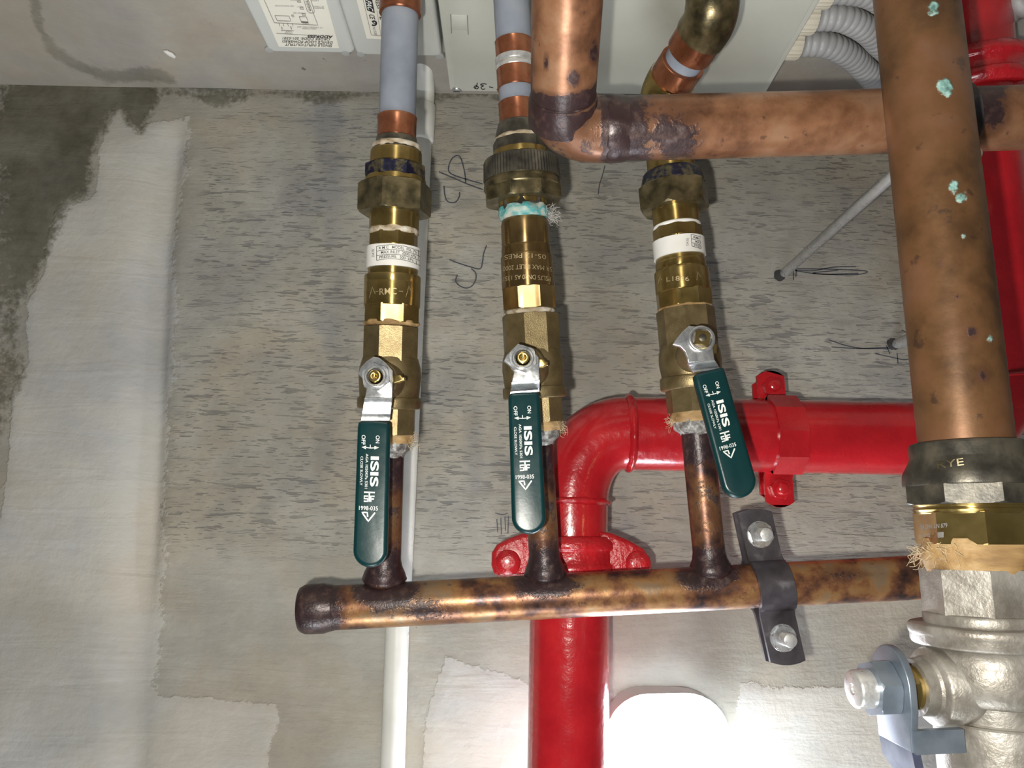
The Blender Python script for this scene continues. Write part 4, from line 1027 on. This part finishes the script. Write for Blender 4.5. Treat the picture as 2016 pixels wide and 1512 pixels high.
# knurled nut
p = ln.prof([(293, 140), (297, 146), (334, 150)]); mb = MB(); R = []
for t_, r_ in [(p[0][0], p[0][1] * .6)] + p:
    R.append([ln.a.pt(t_) + (math.cos(q) * ln.a.f + math.sin(q) * ln.a.s) * r_ * (1.012 if j % 2 else .988) for j, q in enumerate(np.linspace(0, 2 * math.pi, 144, endpoint=False))])
mb.rings(R); mb.build('knurled_ring', M['brass_dark'], un, smooth=15)
ln.cyl([(332, 147), (336, 145), (340, 150), (352, 153)], 'nut_shoulder', M['brass_old'], un)
ln.hexn(348, 378, 156, 'union_nut', M['brass_old'], un, 8, .94, .35)
ln.cyl([(360, 104), (392, 94), (396, 92)], 'spigot', M['brass'], un)
ln.hexn(386, 404, 98, 'hex_end', M['brass_dark'], un, 8, .97, .1)
plv = thing('pressure_limiting_valve', 'brown brass pressure limiting valve without label, middle line', 'valve', ln.a.pt(ln.t(520, 100)))
wad(ln, 396, 421, 100, 'green_stained_tape', M['tape_green'], plv, .0016, 190)
fibres(ln, 414, 104, 60, 'fibre_wad', plv, 'wool', .008, side=SIDE_R, rad=.00012)
ln.cyl([(420, 82), (424, 88), (432, 93), (474, 95), (476, 93), (478, 97), (493, 98), (495, 100), (497, 102)], 'neck', M['brass_brown'], plv, bev=.0003)
ln.cyl([(494, 100), (497, 102), (562, 104)], 'body', M['brass_brown'], plv)
ln.hexn(560, 604, 110, 'hex_base', M['brass_brown'], plv, 8, .94, math.pi / 8 + .03)
wad(ln, 604, 614, 98, 'thread_tape', M['tape'], plv, .0008)
sf = cyl_surf(L2_, 103, 530, .00012); mb = MB()
for txt, x0, x1, y in (('PSL75 DN20 AS 1357', 1084, 989, 545), ('5R MAX INLET 2000', 1087, 990, 525), ('05-12 PRES', 1075, 993, 503)):
    v, f = text_shape(txt, 0.0); P_ = []
    for a_, b_ in v:
        x = x0 + (x1 - x0) * a_; P_.append(sf(x, y + .0022 * (x - 1037) ** 2 + (b_ - .5) * 9))
    mb.add(P_, f)
mb.build('engraving', M['brass_engrave'], plv, smooth=0)
ball_valve(L2_, (614, 690, 760, 784, 832, 850, 872), 'ball valve with green lever grip on the middle line', (1029, 709),
           zc([(175, 222), (215, 235), (262, 268), (292, 300), (297, 360), (298, 432), (138, 444), (150, 385), (128, 350), (92, 322), (108, 290), (140, 255)], 2.91, 960, 600),
           zc([(138, 444), (298, 432), (296, 497), (130, 510)], 2.91, 960, 600), (1031.5, 771), (1042.5, 1051.3), (62.5, 67.5), lug=[(1060, 706), (1072, 707), (1074, 711), (1079, 712), (1079, 719), (1074, 720), (1060, 724)])

# ---- line 3
ln = L3_
un = thing('union_fitting', 'hexagonal brass union nut with blue paint flakes on the right line', 'pipe fitting', ln.a.pt(ln.t(390, 120)))
ln.cyl([(270, 92), (325, 92)], 'tail', M['brass'], un)
ln.cyl([(320, 100), (322, 112), (342, 124), (345, 128)], 'lock_ring', M['blue_paint'], un)
ln.hexn(342, 392, 140, 'union_nut', M['brass_old'], un, 6, .92, .42)
ln.cyl([(380, 90), (432, 90)], 'spigot', M['brass'], un)
plv = thing('pressure_limiting_valve', 'brass pressure limiting valve with white label turned aside, right line', 'valve', ln.a.pt(ln.t(540, 100)))
ln.cyl([(430, 92), (437, 92)], 'thread_tape', M['label_white'], plv)
ln.hexn(436, 464, 95, 'hex_end', M['brass'], plv, 8, .96, .25)
ln.cyl([(458, 94), (505, 94), (506, 97), (518, 98), (519, 96.5), (521, 101), (524, 103)], 'neck', M['brass'], plv, bev=.0003)
lab = ln.cyl([(461, 101), (496, 101)], 'label_band', M['label_white'], plv, close=False)
ln.cyl([(521, 103), (524, 105.5), (566, 107)], 'body', M['brass'], plv)
ln.hexn(563, 596, 110, 'hex_base', M['brass'], plv, 8, .94, .5)
wad(ln, 594, 602, 104, 'thread_tape', M['hemp'], plv, .0007)
sf = cyl_surf(L3_, 101, 480); mb = MB()
cx = 1336.0
k3 = .0040
for yy in (465, 473.5, 481, 488): print_line(mb, [(x, yy + k3 * (x - cx) ** 2 - 6) for x in np.linspace(1361 + (yy - 465) * .08, 1380, 8)], .9, sf)
print_line(mb, [(1360.5, 465 - 3.6), (1362.5, 488 - 3.2)], 1.0, sf)
arc_text(mb, 'RMC', 1365, 1380, 469.3 - 6, 4.6, sf, cx, k3); arc_text(mb, 'MAX', 1369, 1381, 477 - 6, 4.6, sf, cx, k3); arc_text(mb, 'PRES', 1366.5, 1381.5, 484.6 - 6, 4.6, sf, cx, k3)
print_text(mb, 'DATE', (1353.5, 476), (1.0, -14), (-4.4, 0), sf)
mb.build('label_print', M['black_print'], lab, smooth=0)
sf = cyl_surf(L3_, 106, 548, .00012); mb = MB()
arc_text(mb, 'L1836', 1312, 1357, 548, 9, sf, 1338, .003); print_line(mb, [(1296, 558), (1299, 545), (1304, 552)], 1.0, sf); print_line(mb, [(1372, 552), (1373, 535), (1380, 545)], 1.0, sf)
mb.build('engraving', M['brass_engrave'], plv, smooth=0)
ball_valve(L3_, (600, 672, 735, 762, 808, 828, 850), 'ball valve with green lever grip swung to the right, right line', (1380, 668),
           zc([(365, 155), (412, 160), (500, 190), (530, 225), (540, 300), (555, 412), (358, 432), (352, 395), (335, 350), (300, 312), (245, 295), (262, 265), (310, 205)], 3.78, 1260, 600),
           zc([(358, 432), (555, 412), (598, 478), (395, 502)], 3.78, 1260, 600), (1395.6, 728.0), (1465, 978.6), (64, 68), stem_mat='square', h_head=.205, h_grip=.199, lug=[(1400, 676), (1412, 677), (1412, 694), (1402, 696)])
# its upper pipe: elbow, crimp sleeves, elbow
pj = at(1306, 182, .178); pk2 = at(1402, 34, .232); pk3 = at(1406, -70, .242)
a3 = Ax(pj, pk2); dl = unit(pk2 - pj); L3len = np.linalg.norm(pk2 - pj)
el = thing('brass_elbow', 'brass pipe elbow just above the crossing copper pipe', 'pipe fitting', pj)
mb = MB(); mb.tube([at(1314, 262, .176), at(1310, 225, .177)] + arc(at(1307, 205, .178), unit(at(1307, 200, .178) - at(1312, 260, .176)), pj + dl * .012, dl, 10), .0152, 40); mb.build('bend', M['brass'], el)
pp_ = thing('grey_pipe', 'short slanted grey pipe with two copper crimp sleeves in front of the enclosure', 'pipe', a3.pt(L3len / 2))
mb = MB(); mb.revolve(a3, [(L3len * .30, .0118), (L3len * .70, .0118)], 48); mb.build('tube', M['pex'], pp_)
for t0, t1 in ((.20, .43), (.56, .79)):
    mb = MB(); mb.revolve(a3, [(L3len * t0, .0120), (L3len * t0, .0143), (L3len * t1, .0143), (L3len * t1, .0120)], 48, bev=.0004); mb.build('crimp_sleeve', M['copper_sleeve'], pp_)
for t0 in (.175, .79):
    mb = MB(); mb.revolve(a3, [(L3len * t0, .0110), (L3len * t0, .0149), (L3len * t0 + .0018, .0149), (L3len * t0 + .0018, .0110)], 48, bev=.0003); mb.build('ring', M['steel_rod'], pp_)
el2 = thing('brass_elbow', 'brass pipe elbow at the top edge of the photo, above the slanted pipe', 'pipe fitting', pk2)
mb = MB(); mb.tube([a3.pt(L3len * .78)] + arc(a3.pt(L3len * .88), dl, pk3 - (pk3 - pk2) * .45, unit(pk3 - pk2), 12) + [pk3], .0152, 40, jit=.0003); mb.build('bend', M['brass_old'], el2)

# ----------------------------------------------------------------- big copper run: riser, elbow, horizontal pipe
H_C = .240
aC = Ax(at(1100, 257, H_C), at(2120, 229, H_C))
r_c = aC.rad(123, aC.solve(px=1500))
J = aC.pt(aC.solve(px=1106)); Tp = at(1103, 0, .300); dR = unit(Tp - J); dR = unit(dR - aC.d * dR.dot(aC.d))
def burn_c(p, t, an):
    x, y = proj(p)[:2]
    b = 1.1 - max(0, x - 1215) / 95.0 if x > 1190 else .25
    b = max(b, .80 - ((x - 1330) / 75) ** 2 * .8 - (abs(y - 265)) / 130, .75 - ((x - 1950) / 55.0) ** 2 - max(0, y - 235) / 60)
    return (min(max(b, 0), 1), 0, 0)
cop = thing('copper_crossing_pipe', 'thick brown copper pipe crossing the upper right, with burnt elbow end', 'pipe', aC.pt(.2))
mb = MB(); mb.revolve(aC, [(aC.solve(px=1196), r_c), (aC.L, r_c)], 72, attr=burn_c, step=.003); mb.build('tube', M['copper_main'], cop)
tC = aC.solve(px=1198, r=r_c); tC2 = aC.solve(px=1243, r=r_c)
mb = MB(); mb.revolve(aC, [(tC - .001, r_c), (tC, r_c * 1.05), (tC + .004, r_c * 1.06), (tC2 - .003, r_c * 1.045), (tC2, r_c * 1.0)], 72, attr=lambda p, t, a: (.9, 0, 0), jit=.0005, jscale=220, step=.002); mb.build('brazed_socket', M['copper_main'], cop)
ra = r_c * 1.04
pA, pB = J + dR * .010, aC.pt(tC) 
def burn_e(p, i, an):
    x, y = proj(p)[:2]; return (max(0, .30, .9 - max(0, y - 215) / 45.0 - max(0, x - 1120) / 60, .9 - abs(x - 1195) / 22), 0, .0)
ctr = arc(J + dR * .020, -dR, aC.pt(tC + .002), aC.d, 18, .95)
mb = MB(); mb.tube(ctr, ra, 64, attr=burn_e); mb.build('elbow', M['copper_main'], cop, smooth=60)
rz = thing('copper_riser_pipe', 'upright copper pipe at the top centre with dark burnt lower joint', 'pipe', Tp)
aR = Ax(J, J + dR * .2)
def burn_r(p, t, an):
    x, y = proj(p)[:2]; b = 1.2 - max(0, 205 - y - .004 * (x - 1100) ** 2) / 22.0
    b = max(b, 1.2 - max(0, x - 1040) / 9.0 - max(0, 110 - y) / 60.0, .85 - ((x - 1168) / 14) ** 2 - ((y - 100) / 40) ** 2, .62 - ((x - 1075) / 9) ** 2 - ((y - 122) / 30) ** 2, .66 - ((x - 1130) / 24) ** 2 - ((y - 155) / 28) ** 2)
    return (min(max(b, 0), 1), 0, 0)
mb = MB(); mb.revolve(aR, [(.012, r_c), (.20, r_c)], 72, attr=burn_r, step=.0025); mb.build('tube', M['copper_main'], rz)
mb = MB(); mb.revolve(aR, [(.004, ra * .98), (.0045, ra * 1.03), (.017, ra * 1.03), (.021, r_c * 1.01)], 72, attr=lambda p, t, a: (1.0, 0, 0), jit=.0004, jscale=200, bev=.0008); mb.build('brazed_socket', M['copper_main'], rz)
# black strap clamp of the crossing pipe, mostly behind the tall pipe
ck = thing('strap_clamp', 'dark strap clamp on the crossing copper pipe, half hidden behind the tall pipe', 'clamp', aC.pt(aC.solve(px=1880)))
bps = strap(aC, aC.solve(px=1887, r=r_c), .021, r_c, .0185, .003, .003, ck, M['clamp_black'], 'strap', .003, .10)
strap(aC, aC.solve(px=1887, r=r_c), .021, r_c, .0185, .0, .003, ck, M['clamp_black'], 'back_strap', .003, .10, -1)
for p in bps: bolt_nut(p, ck, M['steel_rod'], M['steel_rod'], .0066, .0040, .0045, .014)
# black strap clamp on the manifold
tk = aM.solve(px=1531, r=r_man + .003)
bk = thing('strap_clamp', 'dark painted strap clamp with two bolts holding the copper manifold', 'clamp', aM.pt(tk))
bps = strap(aM, tk, .0205, r_man, .0265, .0015, .003, bk, M['clamp_black'], 'strap', .0022, .115)
strap(aM, tk - .0010, .0205, r_man, .0265, .0012, .003, bk, M['clamp_black'], 'back_strap', .0022, .115, -1)
for p in bps: bolt_nut(p, bk, M['zinc'], M['steel_rod'], .0076, .0040, .0040, .0125)
# threaded rods from the ceiling
def rod(p, q, r, label):
    a = Ax(p, q); mb = MB(); prof = [(0, r * .9)]; t_ = 0.0; pit = .0012
    while t_ < a.L - pit: prof += [(t_ + pit * .5, r), (t_ + pit, r * .90)]; t_ += pit
    prof.append((a.L, r * .9)); mb.revolve(a, prof, 16, bev=0); o = mb.build('threaded_rod', M['steel_rod'], None, smooth=80); tag(o, label, 'rod', 'threaded rods')
rod(at(1538, 543, -.006), at(1850, 262, .212), .0040, 'long zinc threaded rod slanting from the ceiling to behind the tall copper pipe')
rod(at(1760, 679, -.006), at(1868, 634, .105), .0040, 'zinc threaded rod of which only a short end shows left of the tall copper pipe')
for x, y in ((1536, 545), (1759, 680)):
    mb = MB(); o = []; 
    for q in np.linspace(0, 2 * math.pi, 20, endpoint=False): o.append(at(x - 1, y - 3, .0009) + np.array((math.cos(q), math.sin(q), 0)) * .0052 * random.uniform(.9, 1.1))
    mb.add(o, [tuple(range(20))]); mb.build('drill_hole', M['hole'], ceiling, smooth=0)

# ----------------------------------------------------------------- tall copper pipe at the right with its valve
H_T = .296
aT = Ax(at(1803, 0, H_T), at(1900, 860, H_T))
r_t = aT.rad(160, aT.solve(py=430))
SP = [(1838, 14, 22, .95), (1861, 172, 22, .95), (1876, 368, 20, .9), (1890, 390, 19, .9), (1896, 467, 14, .6), (1948, 667, 17, .6), (1876, 318, 12, .45)]
def wear_t(p, t, an):
    x, y = proj(p)[:2]; g = 0
    for sx, sy, rr, am in SP: g = max(g, am * (1.15 - math.hypot(x - sx, (y - sy) * .8) / rr))
    b = .10 + .22 * math.exp(-((x - 1885) / 40) ** 2 - ((y - 655) / 45) ** 2)
    for sx, sy, rr in ((1913, 655, 12), (1935, 740, 13), (1884, 585, 5), (1852, 520, 5)): b = max(b, .9 - math.hypot(x - sx, y - sy) / rr * .5)
    return (max(b, 0), max(g, 0), 0)
tall = thing('tall_copper_pipe', 'thick copper pipe with green verdigris spots, nearest pipe at the right', 'pipe', aT.pt(.1))
t_e = aT.solve(py=880, r=r_t)
mb = MB(); mb.revolve(aT, [(-.12, r_t), (t_e, r_t)], 96, attr=wear_t, step=.0018); mb.build('tube', M['copper_right'], tall)
class TLine(Line):
    def __init__(s, a): s.a = a
LT = TLine(aT)
un = thing('union_fitting', 'large dark compression nut at the foot of the tall copper pipe', 'pipe fitting', aT.pt(LT.t(930, 220)))
LT.cyl([(862, 196), (866, 204), (893, 206), (897, 208), (925, 238), (948, 242), (951, 240)], 'nut_collar', M['brass_dark'], un, n=72)
LT.hexn(946, 990, 244, 'compression_nut', M['brass_dark'], un, 8, .93, .12)
LT.cyl([(984, 216), (992, 222), (994, 212), (999, 210), (1001, 216), (1006, 208), (1010, 206)], 'threaded_spigot', M['brass'], un, n=72, bev=.0002)
LT.hexn(1006, 1072, 216, 'hex_collar', M['brass'], un, 8, .97, .38)
sf = cyl_surf(LT, 226, 905, .0006); mb = MB(); print_text(mb, 'RYE', (1871, 912), (52, -7), (-2, -14), sf, 0.0)
mb.build('embossing', M['brass_old'], un, smooth=0)
sf = cyl_surf(LT, 214, 1030, .0002); mb = MB(); print_text(mb, 'FB.DN. LN 879', (1838, 1036), (54, -4), (0, -9), sf, .012); print_text(mb, 'DN 32', (1822, 1054), (18, -1), (0, -7), sf, .02); print_poly(mb, [(1846, 1048), (1858, 1047), (1858, 1058), (1846, 1059)], sf)
mb.build('stamped_print', M['grey_print'], un, smooth=0)
nv = thing('nickel_ball_valve', 'large nickel plated ball valve at the lower right corner', 'valve', aT.pt(LT.t(1290, 230)))
wad(LT, 1060, 1130, 208, 'hemp_wrap', M['hemp'], nv, .0016, 120)
fibres(LT, 1095, 210, 60, 'loose_fibres', nv, 'fibre', .006, side=-SIDE_R)
LT.hexn(1124, 1232, 218, 'upper_hex', M['nickel'], nv, 8, .98, .40)
LT.cyl([(1216, 216), (1221, 222), (1240, 222), (1244, 214)], 'upper_ring', M['nickel'], nv, n=72)
LT.cyl([(1242, 270), (1247, 280), (1262, 282), (1264, 276), (1284, 276), (1288, 264)], 'flange', M['nickel'], nv, n=72)
LT.cyl([(1284, 226), (1300, 240), (1318, 248), (1320, 244), (1340, 250), (1370, 248), (1395, 232), (1402, 200)], 'ball_body', M['nickel'], nv, n=72, bev=.0012)
LT.cyl([(1396, 204), (1436, 200), (1440, 226), (1500, 230), (1620, 230)], 'lower_end', M['nickel'], nv, n=72)
# spindle to the left, blue plated lever seen nearly edge-on
pS = aT.pt(LT.t(1352, 60)); nose = at(1700, 1356, .300); aS = Ax(pS, nose); Ls = aS.L
mb = MB(); mb.revolve(aS, [(.012, .0165), (Ls * .50, .0150), (Ls * .50 + .001, .0112), (Ls * .62, .0108)], 48, bev=.0008); mb.build('spindle_housing', M['nickel'], nv)
mb = MB(); mb.revolve(aS, [(Ls * .6, .0086), (Ls * .70, .0086), (Ls * .70, .0070), (Ls * .80, .0070)], 36); mb.build('gland', M['brass'], nv)
mb = MB(); mb.hex(aS, Ls * .66, Ls * .72, .0100, 6, .94, .3); mb.build('gland_nut', M['brass'], nv, smooth=22)
dS = aS.d
lv_ = Ls * .80
# lever plate lies across the spindle: axes dS (normal), e_dn (towards the photo's lower edge)
e_dn = unit(at(1640, 1600, .300) - at(1720, 1370, .300)); e_dn = unit(e_dn - dS * e_dn.dot(dS)); e_w = unit(np.cross(dS, e_dn))
c0_ = aS.pt(lv_)
def lp(a, b): return c0_ + e_dn * a + e_w * b
head = [(.021, -.0115), (.013, -.0118), (.006, -.0135)] + [(.000 - .0165 * math.cos(q), .0138 * math.sin(q)) for q in np.linspace(-1.35, 1.35, 15)] + [(.006, .0135), (.013, .0118), (.021, .0115)]
mb = MB(); mb.slab([lp(a, b) for a, b in head], dS, .0032, .0006); lev = mb.build('lever', M['zinc_blue'], nv, 'blue-grey plated lever', smooth=30)
rows = []
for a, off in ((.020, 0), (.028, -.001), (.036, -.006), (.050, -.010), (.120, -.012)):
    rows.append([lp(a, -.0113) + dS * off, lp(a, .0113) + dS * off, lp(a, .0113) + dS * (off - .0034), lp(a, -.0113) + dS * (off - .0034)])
mb = MB(); mb.rings(rows); mb.build('lever_arm', M['lever_blue'], lev, 'dark blue arm')
# stop tab bent back towards the body
tabs = [lp(.013, .0125), lp(.0215, .0125)]
mb = MB(); mb.rings([[tabs[0] - dS * .001, tabs[1] - dS * .001, tabs[1] - dS * .001 - e_w * .003, tabs[0] - dS * .001 - e_w * .003], [q - dS * .021 for q in (tabs[0], tabs[1], tabs[1] - e_w * .003, tabs[0] - e_w * .003)]]); mb.build('stop_tab', M['zinc_blue'], lev)
mb = MB(); mb.hex(aS, lv_ + .0002, lv_ + .0085, .0112, 6, .93, .25); mb.build('lever_nut', M['zinc_blue'], lev, smooth=22)
mb = MB(); mb.revolve(aS, [(lv_ + .006, .0074), (lv_ + .0145, .0074), (lv_ + .0155, .0064), (lv_ + .0155, .0018), (lv_ + .014, .0014), (lv_ + .014, .0001)], 36, bev=.0004); mb.build('spindle', M['steel_rod'], nv)
